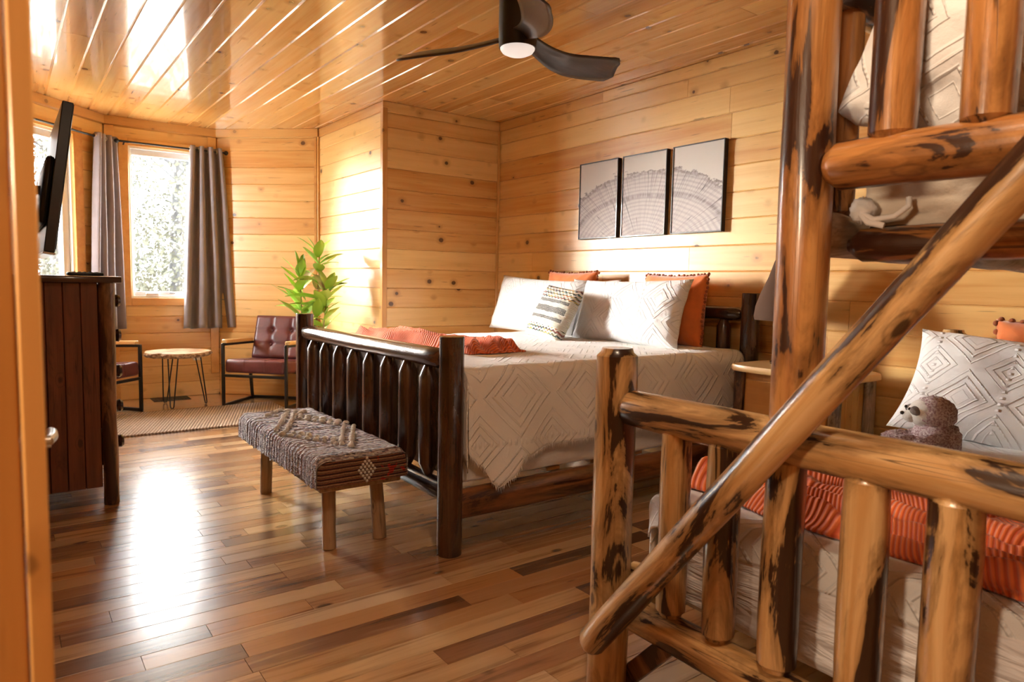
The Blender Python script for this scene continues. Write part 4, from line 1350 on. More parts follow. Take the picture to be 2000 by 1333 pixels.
# ------------------------------------------------------------------ dresser, television
ds = thing('dresser', 'tall dark dresser with rough log corner posts in the left foreground', 'dresser', (-4.62, 0.215, 0))
dx, dy = ds.location.x, ds.location.y
X0, X1, Y0, Y1 = -5.10, -4.125, 0.01, 0.43
def dp(x, y_, z): return (x - dx, y_ - dy, z)
bm = bmesh.new(); add_box(bm, dp(X0 - 0.02, Y0, 1.165), dp(X1 + 0.065, Y1 + 0.068, 1.20), 0.010, 2)
bm_obj('top', bm, simple('dark_top', (0.055, 0.022, 0.014), 0.22, 0, 0.6), ds)
box('body', dp(X0 + 0.03, Y0, 0.10), dp(X1 - 0.015, Y1 - 0.04, 1.165), M_DPANEL, ds, 0.002)
for k in range(5):                                                     # side planks
    y0_ = Y0 + 0.003 + k * 0.076
    o = box('side_plank', dp(X1 - 0.014, y0_, 0.095), dp(X1 + 0.004, y0_ + 0.0745, 1.165), M_DPANEL, ds, 0.003)
for x, yv in ((X1 + 0.003, Y1), (X0, Y1), (X0, Y0 + 0.04)):
    log('log_post', dp(x, yv, 0), dp(x, yv, 1.166), 0.0375, M_BARK, ds, ('flat', 'flat'), wob=0.12, facet=0.06, n=16)
for k, z in enumerate((1.067, 0.877, 0.680, 0.487, 0.288)):
    dw = box('drawer', dp(X0 + 0.05, Y1 - 0.045, z - 0.088), dp(X1 - 0.04, Y1 + 0.005, z + 0.088), M_DPANEL, ds, 0.006)
    for xx in (-4.33, -4.90):
        kb = lathe('knob', [(0.0, 0.0), (0.012, 0.0), (0.012, 0.045), (0.033, 0.058), (0.036, 0.070), (0.026, 0.083), (0.0, 0.086)], M_DLOG, dw, 14)
        kb.rotation_euler = (R_(-90), 0, 0); kb.location = (xx - (X0 + 0.05 + X1 - 0.04) / 2, 0.024, 0)
rm = thing('remote_tray', 'flat black remote lying on top of the dark dresser', 'remote control', (-4.30, 0.355, 1.20))
bm = bmesh.new(); add_box(bm, (-0.05, -0.082, 0.0), (0.05, 0.082, 0.018), 0.007, 2); bm_obj('remote_body', bm, M_BLKP, rm)
for i in range(3):
    for j in range(5): box('button', (-0.028 + i * 0.022, -0.06 + j * 0.026, 0.017), (-0.016 + i * 0.022, -0.046 + j * 0.026, 0.021), M_BLKP, rm, 0.001)

tv = thing('television', 'flat black television tilted down on a wall mount above the dresser', 'television', (-4.72, 0.0, 1.68))
tl = math.atan2(0.099, 0.735)
mt = Matrix.Translation((0, 0.265, 0.0)) @ Matrix.Rotation(-tl, 4, 'X')
bm = bmesh.new(); add_box(bm, (-0.62, -0.048, -0.372), (0.62, 0.0, 0.372), 0.004)
o = bm_obj('housing', bm, M_BLKP, tv); o.matrix_local = mt
bm = bmesh.new(); add_box(bm, (-0.612, 0.0, -0.355), (0.612, 0.003, 0.365), 0.001)
o = bm_obj('screen', bm, simple('tv_screen', (0.004, 0.004, 0.005), 0.08), tv); o.matrix_local = mt
bm = bmesh.new(); add_box(bm, (-0.62, -0.05, -0.385), (0.62, 0.003, -0.373), 0.002)
o = bm_obj('silver_trim', bm, M_SILVER, tv); o.matrix_local = mt
bm = bmesh.new(); add_box(bm, (-0.52, -0.085, -0.24), (0.60, -0.046, 0.10), 0.02, 2)
o = bm_obj('rear_bulge', bm, M_BLKP, tv); o.matrix_local = mt
box('mount_plate', (0.10, -0.004, -0.20), (0.40, 0.014, 0.10), M_BLACK, tv)
bar('mount_arm', (0.20, 0.01, -0.06), (0.20, 0.20, -0.03), 0.05, 0.03, M_BLACK, tv)
bar('mount_arm', (0.32, 0.01, -0.06), (0.32, 0.20, -0.03), 0.05, 0.03, M_BLACK, tv)
for xx in (0.16, 0.36):
    o = bar('mount_bracket', (xx, -0.095, -0.22), (xx, -0.095, 0.16), 0.02, 0.03, M_BLACK, tv); o.matrix_local = mt @ o.matrix_local

# ------------------------------------------------------------------ houseplant
pl = thing('houseplant', 'tall leafy houseplant with bright green leaves behind the dark bedpost', 'plant', (-5.96, 2.17, 0))
lathe('pot', [(0.0, 0.0), (0.065, 0.0), (0.07, 0.02), (0.085, 0.32), (0.088, 0.34), (0.08, 0.34), (0.078, 0.30), (0.0, 0.30)], M_POT, pl, 28)
lathe('soil', [(0.0, 0.305), (0.078, 0.303)], M_SOIL, pl, 20)
def leaf(L, W, curl, seed):
    """pointed oval leaf, local X along the midrib, folded a little along it"""
    N, Mx = 11, 5
    V = []
    for i in range(N):
        f = i / (N - 1)
        w = W / 2 * (math.sin(math.pi * min(1, f * 0.93 + 0.05)) ** 0.8) * (1 - 0.25 * f)
        if i == N - 1: w = 0.0008
        for k in range(Mx):
            s = -1 + 2 * k / (Mx - 1)
            V.append((L * f, w * s, 0.22 * w * abs(s) - curl * L * f * f + 0.006 * noise.noise((f * 4, s, seed))))
    return V, grid_faces(Mx, N)
def stem_path(p0, p1, bow, n=7):
    p0, p1 = Vector(p0), Vector(p1)
    return [p0.lerp(p1, k / n) + Vector(bow) * math.sin(math.pi * k / n) for k in range(n + 1)]
RtW = Vector((cR.x, cR.y, 0)).normalized(); FwW = Vector((cF.x, cF.y, 0)).normalized()
lr = random.Random(21)
# three leaning stems; leaves set in whorls up each stem (right, toward-viewer, height)
stems = [((0.02, 0.0), (0.085, -0.02, 1.40), (0.03, 0, 0)), ((-0.02, 0.02), (-0.065, 0.03, 1.22), (-0.02, 0, 0)), ((0.03, 0.03), (0.17, 0.05, 1.12), (0.02, 0.02, 0))]
def vw(r, t, z): 
    p = RtW * r - FwW * t
    return Vector((p.x, p.y, z))
leaves = []
for (b, tip, bow) in stems:
    pts = stem_path(vw(b[0], b[1], 0.30), vw(*tip), bow, 9)
    tube('stem', pts, [0.008 - 0.0005 * k for k in range(10)], M_STEM, pl, 7)
    L0 = len(pts) - 1
    zs = [0.52, 0.60, 0.67, 0.74, 0.81, 0.88, 0.94, 1.0]
    for k, f in enumerate(zs):
        i = min(int(f * L0), L0 - 1); p = pts[i].lerp(pts[i + 1], f * L0 - i)
        for q in range(2 if f < 0.95 else 4):
            az = k * 2.4 + q * 2.1 + lr.uniform(-0.4, 0.4)
            el = R_(lr.uniform(15, 60)) if f < 0.95 else R_(lr.uniform(40, 85))
            leaves.append((p, az, el, lr.uniform(0.20, 0.30) * (1.12 - 0.3 * f), lr.uniform(0.085, 0.12)))
# a few big low leaves reaching out to the left and right as in the photograph
for r0, z0, r1, z1, w in ((-0.02, 0.95, -0.30, 1.17, 0.085), (0.0, 0.93, -0.27, 1.03, 0.08), (0.0, 0.92, -0.20, 0.98, 0.075), (0.06, 0.92, 0.20, 1.00, 0.085), (0.10, 1.02, 0.27, 1.10, 0.06), (-0.03, 1.02, -0.20, 1.27, 0.06), (0.10, 1.32, 0.24, 1.40, 0.085), (0.09, 1.36, 0.21, 1.46, 0.07)):
    a = vw(r0, 0, z0); b = vw(r1, lr.uniform(-.06, .06), z1)
    d = b - a
    leaves.append((a, math.atan2(d.y, d.x), math.atan2(d.z, math.hypot(d.x, d.y)), d.length, w))
for n_, (p, az, el, L, W) in enumerate(leaves):
    V, F_ = leaf(L, W, lr.uniform(0.05, 0.35), n_)
    o = mesh_obj('leaf', V, F_, M_LEAFB if n_ % 23 == 7 else M_LEAF, pl, True)
    o.location = p
    o.rotation_euler = Euler((lr.uniform(-0.5, 0.5), -el, az), 'XYZ')

# ------------------------------------------------------------------ ceiling fan
fan = thing('ceiling_fan', 'dark three-blade ceiling fan with a round white light', 'ceiling fan', (-2.922, 2.156, 2.40))
lathe('motor_housing', [(0.0, 0.284), (0.096, 0.284), (0.098, 0.26), (0.098, 0.03), (0.094, 0.0), (0.0, 0.0)], M_BLACK, fan, 36)
ln = lathe('light_lens', [(0.089, 0.004), (0.088, -0.006), (0.078, -0.020), (0.055, -0.031), (0.028, -0.037), (0.0, -0.039)], M_LENS, fan, 36)
def blade(az):
    N, K = 22, 9
    V = []
    for i in range(N):
        f = i / (N - 1); r_ = 0.075 + 0.585 * f
        w = 0.085 + 0.095 * math.sin(min(1, f * 1.15) * math.pi / 2) ** 1.5
        if f > 0.93: w *= 1 - 0.5 * ((f - 0.93) / 0.07) ** 2
        sweep = 0.10 * math.sin(math.pi * f) * 0.55 - 0.035 * f
        pitch = -R_(30 - 4 * f)
        zc = 0.045 - 0.06 * math.sin(math.pi * 0.5 * min(1, f * 1.8)) + 0.02 * f
        for k in range(K):
            s = -0.5 + k / (K - 1)
            cam_ = 0.010 * (1 - 4 * s * s)
            V.append((r_ + (0.03 * s if f > 0.9 else 0), sweep + w * s * math.cos(pitch), zc + w * s * math.sin(pitch) + cam_))
    F_ = grid_faces(K, N)
    o = mesh_obj('blade', V, F_, M_FAN, fan, True)
    o.rotation_euler = (0, 0, az)
    so = o.modifiers.new('thickness', 'SOLIDIFY'); so.thickness = 0.009
    return o
for az in (R_(217), R_(89), R_(-30)): blade(az)

# ------------------------------------------------------------------ wall prints
for k, (xa, lab) in enumerate(((-4.167, 'left'), (-3.697, 'middle'), (-3.222, 'right'))):
    W_, H_ = 0.424, 0.588
    fr0 = thing('framed_print', '%s tree-ring print in a thin black frame above the big bed' % lab, 'picture', (xa + W_ / 2, 3.751, 1.858), 0, 'tree-ring prints')
    for q in (((-W_ / 2, -0.040, -H_ / 2), (-W_ / 2 + 0.008, -0.002, H_ / 2)), ((W_ / 2 - 0.008, -0.040, -H_ / 2), (W_ / 2, -0.002, H_ / 2)),
              ((-W_ / 2 + 0.008, -0.040, H_ / 2 - 0.008), (W_ / 2 - 0.008, -0.002, H_ / 2)), ((-W_ / 2 + 0.008, -0.040, -H_ / 2), (W_ / 2 - 0.008, -0.002, -H_ / 2 + 0.008))):
        box('frame_strip', q[0], q[1], M_FRAME, fr0, 0.0015)
    x0, x1, z0, z1 = -W_ / 2 + 0.008, W_ / 2 - 0.008, -H_ / 2 + 0.008, H_ / 2 - 0.008
    mesh_obj('print', [(x0, -0.034, z0), (x1, -0.034, z0), (x1, -0.034, z1), (x0, -0.034, z1), (x0, -0.026, z0), (x1, -0.026, z0), (x1, -0.026, z1), (x0, -0.026, z1)],
             [(0, 1, 2, 3), (7, 6, 5, 4)], print_mat('tree_ring_print_%d' % k, (-1.12, 0.05, 1.18)[k] * 0.72, 1.3 + k * 0), fr0, False,
             [(-0.5, 0), (0.5, 0), (0.5, 1.38), (-0.5, 1.38)] * 2)

# ------------------------------------------------------------------ nightstand and lamp between the beds
ns = thing('nightstand', 'small rustic log nightstand between the two beds', 'nightstand', (-2.02, 3.43, 0))
nx_, ny_ = -2.02, 3.43
V, F_ = [], []
Nn = 40
outl = []
for k in range(Nn):
    a = 2 * math.pi * k / Nn
    sx = math.copysign(abs(math.cos(a)) ** 0.35, math.cos(a)); sy = math.copysign(abs(math.sin(a)) ** 0.35, math.sin(a))
    outl.append((0.345 * sx * (1 + 0.02 * noise.noise((a * 2, 0, 0))), 0.215 * sy * (1 + 0.03 * noise.noise((a * 3, 5, 0)))))
for z, s in ((0.752, 0.985), (0.757, 1.0), (0.776, 1.0), (0.786, 0.985)):
    V += [(x * s, y_ * s, z) for x, y_ in outl]
for i in range(3):
    for k in range(Nn): F_.append((i * Nn + k, i * Nn + (k + 1) % Nn, (i + 1) * Nn + (k + 1) % Nn, (i + 1) * Nn + k))
F_ += [tuple(reversed(range(Nn))), tuple(range(3 * Nn, 4 * Nn))]
mesh_obj('top', V, F_, M_ARM, ns, True, None, 40)
for sx in (-1, 1):
    for sy in (-1, 1):
        log('leg', (sx * 0.275, sy * 0.165, 0), (sx * 0.275, sy * 0.165, 0.755), 0.030, M_OLDLOG if sx > 0 else M_BARK, ns, ('flat', 'flat'), wob=0.1)
box('body', (-0.262, -0.15, 0.20), (0.245, 0.16, 0.752), M_TRIMZ, ns)
for k in range(5): box('side_plank', (0.245, -0.145 + k * 0.060, 0.19), (0.258, -0.088 + k * 0.060, 0.752), M_TRIMZ, ns, 0.002)
for z in (0.61, 0.40):
    dw = box('drawer', (-0.235, -0.168, z - 0.09), (0.235, -0.148, z + 0.10), M_TRIM, ns, 0.004)
    kb = lathe('knob', [(0.0, 0.0), (0.009, 0.0), (0.009, 0.02), (0.019, 0.03), (0.015, 0.042), (0.0, 0.044)], M_BARK, dw, 12); kb.rotation_euler = (R_(90), 0, 0); kb.location = (0, -0.010, 0)
lp = thing('table_lamp', 'table lamp with a bell-shaped brown shade on the nightstand', 'lamp', (-2.165, 3.50, 0.787))
lathe('base', [(0.0, 0.0), (0.085, 0.0), (0.088, 0.012), (0.075, 0.022), (0.03, 0.03), (0.02, 0.10), (0.034, 0.17), (0.018, 0.23), (0.009, 0.25), (0.009, 0.33), (0.0, 0.33)], M_DLOG, lp, 24)
sh = lathe('shade', [(0.178, 0.245), (0.183, 0.265), (0.176, 0.32), (0.150, 0.40), (0.115, 0.48), (0.088, 0.565), (0.084, 0.575)], M_SHADE, lp, 32)
me = sh.data; bm = bmesh.new(); bm.from_mesh(me)
bmesh.ops.delete(bm, geom=[f for f in bm.faces if len(f.verts) > 4], context='FACES_ONLY'); bm.to_mesh(me); bm.free()
so = sh.modifiers.new('thickness', 'SOLIDIFY'); so.thickness = 0.003

# ------------------------------------------------------------------ log bunk bed
YF = 1.42; YHB = 3.62; XL = -1.412; XT = -0.853; XRB = 0.16
bk = thing('log_bunk_bed', 'peeled pine log bunk bed with scorched marks in the right foreground', 'bunk bed', ((XL + XRB) / 2, (YF + YHB) / 2, 0))
kx, ky = bk.location.x, bk.location.y
def kp(x, y_, z): return (x - kx, y_ - ky, z)
log('post', kp(XL, YF, 0), kp(XL, YF, 1.028), 0.060, M_LOG, bk, ('flat', 'cham'), wob=0.03, facet=0.07, n=18)
log('post', kp(XRB, YF, 0), kp(XRB, YF, 2.22), 0.058, M_LOG, bk, ('flat', 'cham'), n=18)
log('post', kp(XL + 0.03, YHB, 0), kp(XL + 0.03, YHB, 1.03), 0.058, M_LOG, bk, ('flat', 'cham'), n=18)
log('post', kp(XRB, YHB, 0), kp(XRB, YHB, 2.22), 0.058, M_LOG, bk, ('flat', 'cham'), n=18)
log('upper_post', kp(XT, YF, 0.895), kp(XT - 0.005, YF, 2.24), 0.0555, M_LOGW, bk, ('cham', 'cham'), wob=0.05, facet=0.07, n=20)
log('upper_post', kp(XT, YHB, 1.02), kp(XT, YHB, 2.20), 0.055, M_LOG, bk, ('cham', 'cham'), n=18)
log('foot_rail', kp(XL + 0.035, YF, 0.862), kp(XRB - 0.03, YF, 0.864), 0.0505, M_LOG, bk, ('round', 'ten'), wob=0.05, n=20)
log('foot_rail', kp(XL + 0.035, YF, 0.278), kp(XRB - 0.03, YF, 0.278), 0.050, M_LOG, bk, ('cham', 'ten'), wob=0.05, n=20)
for k, x in enumerate((-1.178, -1.027, -0.862, -0.678, -0.512, -0.34, -0.18, -0.02)):
    log('spindle', kp(x, YF, 0.325), kp(x - 0.003, YF, 0.835), (0.040, 0.042, 0.046, 0.046, 0.048, 0.046, 0.046, 0.046)[k], M_LOG, bk, ('cham', 'cham'), wob=0.05, facet=0.06, n=16)
# upper bunk
log('upper_rail', kp(XT + 0.035, YF, 1.466), kp(XRB - 0.03, YF, 1.470), 0.0515, M_LOGW, bk, ('ten', 'ten'), wob=0.05, n=20)
log('upper_rail', kp(XT + 0.035, YF, 2.10), kp(XRB - 0.03, YF, 2.10), 0.050, M_LOGW, bk, ('ten', 'ten'), n=18)
for x in (-0.678, -0.514, -0.35, -0.19, -0.03):
    log('spindle', kp(x, YF, 1.500), kp(x, YF, 2.07), 0.0455, M_LOGW, bk, ('cham', 'cham'), wob=0.05, n=16)
log('upper_cross_rail', kp(XT + 0.05, YF + 0.105, 1.306), kp(XRB, YF + 0.105, 1.312), 0.037, M_LOGW, bk, ('ten', 'ten'), wob=0.04)
log('upper_side_rail', kp(XT, YF + 0.02, 1.332), kp(XT, YHB, 1.332), 0.052, M_OLDLOG, bk, ('ten', 'ten'), wob=0.12, n=18)
log('upper_side_rail', kp(XRB, YF + 0.02, 1.332), kp(XRB, YHB, 1.332), 0.052, M_LOG, bk, ('ten', 'ten'))
log('guard_rail', kp(XT, YF + 0.03, 1.865), kp(XT, YHB, 1.865), 0.050, M_LOGW, bk, ('ten', 'ten'))
for yy in (1.545, 1.95, 2.4, 2.85, 3.3):
    log('guard_spindle', kp(XT, yy, 1.37), kp(XT, yy, 1.83), 0.038, M_LOGW, bk, ('cham', 'cham'))
# lower side rails, headboard
log('side_rail', kp(XL + 0.01, YF + 0.03, 0.235), kp(XL + 0.03, YHB, 0.235), 0.050, M_LOG, bk, ('ten', 'ten'))
log('side_rail', kp(XRB, YF + 0.03, 0.235), kp(XRB, YHB, 0.235), 0.050, M_LOG, bk, ('ten', 'ten'))
log('headboard_rail', kp(XL + 0.05, YHB, 0.83), kp(XRB, YHB, 0.83), 0.048, M_LOG, bk, ('ten', 'ten'))
for x in (-1.15, -0.9, -0.65, -0.4, -0.15): log('spindle', kp(x, YHB, 0.30), kp(x, YHB, 0.81), 0.042, M_LOG, bk, ('cham', 'cham'))
for yy in (1.7, 2.1, 2.5, 2.9, 3.3):
    box('slat', kp(XL + 0.05, yy, 0.265), kp(XRB - 0.04, yy + 0.09, 0.283), M_TRIM, bk)
    box('slat', kp(XT + 0.05, yy, 1.375), kp(XRB - 0.04, yy + 0.09, 1.392), M_TRIM, bk)
# long diagonal brace across the foot end and the short strut behind the front post
log('diagonal_brace', kp(-1.388, 1.318, 0.175), kp(-0.235, 1.322, 1.632), 0.0405, M_LOG, bk, ('round', 'cham'), wob=0.06, facet=0.08, n=18)
bar('strut', kp(-1.395, 1.475, 0.015), kp(-1.185, 1.475, 0.245), 0.03, 0.055, M_BARK, bk)
log('peg', kp(-1.40, 1.50, 0.352), kp(-1.31, 1.50, 0.36), 0.030, M_LOG, bk, ('cham', 'cham'))

# bedding of the lower bunk
tag(soft_block('mattress', (-1.352, 1.525, 0.288), (0.105, 3.56, 0.585), M_WSHEET, 0.05, 0.012, 5.0), 'white sheeted mattress of the lower bunk behind the log spindles', 'mattress')
coverlet('bunk_coverlet', -1.318, 0.07, 1.530, 3.56, 0.604, lambda y: 0.45, lambda y: 0.36, 0.10, 0.040, M_TUFT,
         'white tufted coverlet on the lower bunk', 'coverlet', 11.0, fold=0.002, fringe=False, rough=0.010, radf=0.010)
throw('throw_blanket', 'rumpled orange throw across the foot of the lower bunk', -1.352, 0.06, 1.60, 2.06, lambda x, y: 0.606 - 2.2 * max(0.0, -1.30 - x) , 0.090, 7.0, sk=-0.05, NX=170, NY=80)
r, o, mt = pillow('orange_pillow', 'orange pompom pillow at the head of the lower bunk', 0.52, 0.50, 0.15, M_ORANGE, (-0.92, 3.47, 0.60), R_(10), R_(4), 'orange pompom pillows', 9.2)
pompoms(r, mt, 0.52, 0.50, 0.07, 13, 0.0135, True)
pillow('white_sham', 'large white tufted sham on the lower bunk behind the plush sloth', 0.98, 0.50, 0.20, M_TUFTP, (-0.93, 3.13, 0.585), R_(33), R_(8), 'white tufted shams', 5.5, roll=R_(-5), wrinkle=0.014)

# plush sloth leaning on the sham
sl = thing('plush_sloth', 'small mauve plush sloth leaning on the white sham of the lower bunk', 'plush toy', (-1.12, 2.84, 0.612))
def blob(name, c, rad, mat, parent, fur=0.006, seg=26, rings=18, rot=(0, 0, 0), fs=60):
    V, F_ = ball(1.0, seg, rings)
    out = []
    for v in V:
        n_ = fur * (noise.noise((v[0] * fs * 0.12 + c[0] * 9, v[1] * fs * 0.12, v[2] * fs * 0.12)) + 0.6 * noise.noise((v[0] * 19, v[1] * 19, v[2] * 19)))
        out.append((v[0] * (rad[0] + n_), v[1] * (rad[1] + n_), v[2] * (rad[2] + n_)))
    o = mesh_obj(name, out, F_, mat, parent, True); o.location = c; o.rotation_euler = rot
    return o
fwv = Vector((-0.80, -0.58, 0.05)).normalized()          # the sloth looks out to the left
ang = math.atan2(fwv.y, fwv.x)
blob('body', (0.0, 0.0, 0.035), (0.085, 0.075, 0.085), M_SLOTH, sl, 0.012)
hd = blob('head', (-0.008, -0.005, 0.135), (0.074, 0.074, 0.064), M_SLOTH, sl, 0.008)
fwl = Vector((math.cos(ang), math.sin(ang), 0)); sdl = Vector((-fwl.y, fwl.x, 0))
fc = blob('face', fwl * 0.024 + Vector((0, 0, -0.002)), (0.066, 0.064, 0.056), M_SLOTHF, hd, 0.002, rot=(0, 0, ang))
blob('muzzle', fwl * 0.076 + Vector((0, 0, -0.016)), (0.032, 0.030, 0.024), M_SLOTHF, hd, 0.001, rot=(0, 0, ang))
blob('nose', fwl * 0.108 + Vector((0, 0, -0.006)), (0.008, 0.011, 0.007), M_EYE, hd, 0.0, 12, 8, (0, 0, ang))
for s in (-1, 1):
    blob('eye_patch', fwl * 0.070 + sdl * 0.036 * s + Vector((0, 0, 0.010)), (0.022, 0.022, 0.014), M_SLOTHE, hd, 0.001, 16, 10, (R_(35 * -s), 0, ang))
    blob('eye', fwl * 0.090 + sdl * 0.029 * s + Vector((0, 0, 0.015)), (0.006, 0.006, 0.006), M_EYE, hd, 0.0, 10, 8)
    blob('arm', fwl * 0.05 + sdl * 0.075 * s + Vector((0, 0, 0.028)), (0.085, 0.030, 0.030), M_SLOTH, sl, 0.008, rot=(0, R_(20), ang + 0.3 * s))
    blob('leg', fwl * 0.10 + sdl * 0.05 * s + Vector((0, 0, 0.022)), (0.075, 0.032, 0.030), M_SLOTH, sl, 0.008, rot=(0, 0, ang + 0.2 * s))
tube('mouth', [fwl * 0.103 + sdl * y_ + Vector((0, 0, -0.024 - 0.25 * abs(y_))) - fwl * abs(y_) * 0.9 for y_ in (-0.014, -0.007, 0, 0.007, 0.014)], 0.0012, M_EYE, hd, 6)

# bedding of the upper bunk
tag(soft_block('mattress', (-0.80, 1.555, 1.392), (0.10, 3.55, 1.640), M_CREAMF, 0.05, 0.010, 15.0), 'cream mattress of the upper bunk seen from below', 'mattress')
um = thing('mattress_cover', 'pale fitted cover with knotted ties under the upper bunk mattress', 'mattress cover', (-0.35, 1.60, 1.37))
V, F_ = [], []
NXc, NYc = 60, 14
for j in range(NYc):
    f = j / (NYc - 1)
    for i in range(NXc):
        x = -0.43 + 0.86 * i / (NXc - 1)
        yv = -0.055 + 0.02 * f; z = 0.075 - 0.105 * f + 0.010 * noise.noise((x * 9, f * 3, 4)) * (0.4 + f)
        V.append((x, yv - 0.012 * math.sin(math.pi * f) + 0.008 * noise.noise((x * 22, f * 6, 1)), z))
o = mesh_obj('fitted_edge', V, grid_faces(NXc, NYc), M_CREAMF, um, True)
so = o.modifiers.new('thickness', 'SOLIDIFY'); so.thickness = 0.004
blob('knot', (-0.425, -0.085, 0.012), (0.028, 0.022, 0.026), M_SHEET, um, 0.008, 20, 14)
tube('tie', [(-0.42, -0.10, 0.005), (-0.39, -0.105, -0.012), (-0.35, -0.10, -0.008), (-0.325, -0.095, 0.012), (-0.33, -0.085, 0.03)], 0.006, M_SHEET, um, 8)
tube('tie', [(-0.42, -0.10, 0.0), (-0.40, -0.108, -0.018), (-0.37, -0.10, -0.026)], 0.007, M_SHEET, um, 8)
bm = bmesh.new(); add_box(bm, (-0.43, -0.045, -0.045), (0.44, 1.85, -0.020), 0.004)  # dark sheet put in as the shadow under the mattress
o = bm_obj('underside_shade_sheet', bm, M_UNDERSHADE, um)
pillow('white_sham', 'white tufted pillow stuffed in the corner of the upper bunk', 0.60, 0.44, 0.14, M_TUFTP, (-0.60, 1.545, 1.48), R_(-3), R_(0), 'white tufted shams', 7.7, roll=R_(-22), wrinkle=0.02)
pillow('cream_pillow', 'cream pillow lying behind the spindles of the upper bunk', 0.55, 0.36, 0.18, M_CREAMF, (-0.40, 1.74, 1.70), R_(6), R_(-4), None, 3.9, wrinkle=0.02, roll=R_(4))

# added warm fill light, a made-up fixture on the entrance ceiling out of view
lm = thing('added_ceiling_fill', 'added fill light, a round fixture on the unseen ceiling near the entrance', 'ceiling light', (-0.55, 0.62, H))
lathe('rim', [(0.0, 0.0), (0.19, 0.0), (0.19, -0.03), (0.175, -0.035)], M_BLACK, lm, 32)
lathe('diffuser', [(0.175, -0.030), (0.165, -0.055), (0.12, -0.075), (0.0, -0.085)], M_LENS, lm, 32)
d = bpy.data.lights.new('entrance_fill', 'AREA'); d.shape = 'DISK'; d.size = 0.34; d.energy = 10; d.color = (1.0, 0.76, 0.52)
lo = bpy.data.objects.new('entrance_fill', d); COL.objects.link(lo); lo.parent = lm; lo.location = (0, 0, -0.10)
hm = thing('added_hall_fill', 'added fill light, a round frosted fixture in the unseen hallway facing the room', 'wall light', (-0.60, -1.348, 1.72))  # invented hallway fixture, out of view, sends fill through the doorway
o = lathe('backplate', [(0.0, 0.0), (0.16, 0.0), (0.16, 0.02), (0.15, 0.025)], M_BLACK, hm, 32); o.rotation_euler = (R_(-90), 0, 0)
o = lathe('diffuser', [(0.15, 0.02), (0.14, 0.05), (0.10, 0.075), (0.0, 0.085)], M_LENS, hm, 32); o.rotation_euler = (R_(-90), 0, 0)
d = bpy.data.lights.new('hall_fill', 'AREA'); d.shape = 'DISK'; d.size = 0.28; d.energy = 15; d.color = (1.0, 0.76, 0.52)
lo = bpy.data.objects.new('hall_fill', d); COL.objects.link(lo); lo.parent = hm; lo.location = (0, 0.10, 0); lo.rotation_euler = (R_(90), 0, 0)

# ------------------------------------------------------------------ outside the windows
M_GROUND = blotch('leaf_litter', (0.50, 0.47, 0.40), (0.36, 0.33, 0.27), 3.0, 0.95)
M_TRUNK = blotch('tree_bark', (0.036, 0.034, 0.034), (0.018, 0.017, 0.017), 6.0, 0.9)
M_TRUNKP = blotch('pale_bark', (0.10, 0.097, 0.09), (0.06, 0.057, 0.053), 5.0, 0.9)
M_FOL = NT('autumn_leaves')
_v, _r = M_FOL.obj_coord(True)
M_FOL.P(Base_Color=M_FOL.ramp(_r, [(0.0, (0.046, 0.046, 0.032)), (0.5, (0.066, 0.063, 0.043)), (1.0, (0.036, 0.038, 0.028))]), Roughness=0.8)
M_FOL = M_FOL.m
NG = 40
V = []
for j in range(NG):
    for i in range(NG):
        x = -42 + 34.2 * i / (NG - 1); y_ = -16 + 38 * j / (NG - 1)
        dd = max(0, -8.4 - x)
        V.append((x, y_, -0.9 + 0.22 * dd ** 0.85 * 0.5 + 0.25 * noise.noise((x * 0.3, y_ * 0.3, 2)) * min(1, dd)))
gr = mesh_obj('ground', V, grid_faces(NG, NG), M_GROUND, None, True); struct(gr)
tr = random.Random(5)
def gz(x, y_):
    dd = max(0, -8.4 - x); return -0.9 + 0.11 * dd ** 0.85 - 0.2
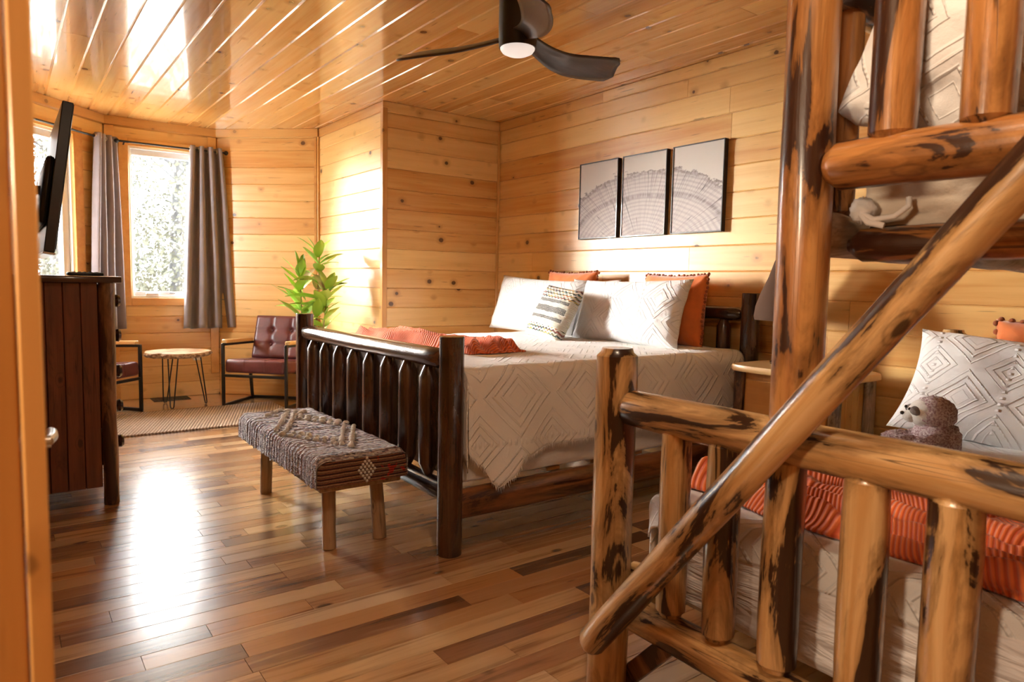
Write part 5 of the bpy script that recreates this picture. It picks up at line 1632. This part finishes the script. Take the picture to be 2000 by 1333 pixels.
def tree(x, y_, h, r0, lean, mat, lab, nl):
    t = thing('tree', lab, 'tree', (x, y_, gz(x, y_)), 0, 'woodland trees outside the bay windows')
    pts = [Vector((lean[0] * f * h + 0.12 * noise.noise((x, f * 3, 1)) * h * 0.15, lean[1] * f * h + 0.12 * noise.noise((y_, f * 3, 6)) * h * 0.15, f * h)) for f in [k / 12 for k in range(13)]]
    tube('trunk', pts, [r0 * (1 - 0.8 * k / 12) for k in range(13)], mat, t, 9)
    LV, LF = [], []
    for b in range(13):
        f = tr.uniform(0.22, 0.95); i = int(f * 12); p = pts[i]
        az = tr.uniform(0, 6.28); L = h * tr.uniform(0.10, 0.24) * (1.15 - f * 0.5)
        d = Vector((math.cos(az), math.sin(az), tr.uniform(0.2, 0.9)))
        bp_ = [p + d * L * q / 5 + Vector((0, 0, -0.05 * L * (q / 5) ** 2)) + Vector([0.06 * L * noise.noise((q, b, az + w)) for w in range(3)]) for q in range(6)]
        tube('branch', bp_, [r0 * 0.28 * (1 - 0.85 * q / 5) for q in range(6)], mat, t, 6)
        for q in range(nl):
            c = bp_[tr.randint(1, 5)] + Vector((tr.gauss(0, 0.28), tr.gauss(0, 0.28), tr.gauss(0, 0.22)))
            s = tr.uniform(0.03, 0.065); a = Vector((tr.gauss(0, 1), tr.gauss(0, 1), tr.gauss(0, 1))).normalized(); bb_ = a.orthogonal().normalized()
            b0 = len(LV); LV += [c - a * s, c + bb_ * s * 0.6, c + a * s, c - bb_ * s * 0.6]; LF.append((b0, b0 + 1, b0 + 2, b0 + 3))
    o = mesh_obj('foliage', LV, LF, M_FOL, t, False); o['kind'] = 'stuff'
    return t
specs = []
while len(specs) < 24:
    x = -tr.uniform(12.0, 30); y_ = -x * tr.uniform(-0.08, 0.40) + tr.uniform(-1.0, 1.0)
    if all(math.hypot(x - a_, y_ - b_) > 2.3 for a_, b_ in specs): specs.append((x, y_))
for k, (x, y_) in enumerate(specs):
    pale = k % 3 == 0
    tree(x, y_, tr.uniform(6.5, 12), tr.uniform(0.07, 0.19), (tr.uniform(-0.06, 0.06), tr.uniform(-0.10, 0.10)), M_TRUNKP if pale else M_TRUNK,
         'slender pale-barked tree in the woods outside the windows' if pale else 'slender grey tree in the woods outside the windows', 150)
# undergrowth
LV, LF = [], []
for k in range(60000):
    x = -tr.uniform(13.5, 28); y_ = -x * tr.uniform(-0.2, 0.5); z = gz(x, y_) + 0.2 + abs(tr.gauss(0, 1.5)) + 0.5 * noise.noise((x * .5, y_ * .5, 0))
    s = tr.uniform(0.03, 0.07); a = Vector((tr.gauss(0, 1), tr.gauss(0, 1), tr.gauss(0, 1))).normalized(); bb_ = a.orthogonal().normalized(); c = Vector((x, y_, z))
    b0 = len(LV); LV += [c - a * s, c + bb_ * s * 0.6, c + a * s, c - bb_ * s * 0.6]; LF.append((b0, b0 + 1, b0 + 2, b0 + 3))
o = mesh_obj('undergrowth', LV, LF, M_FOL, None, False); o['kind'] = 'stuff'; tag(o, 'tangled yellow-green undergrowth outside the bay windows', 'undergrowth')
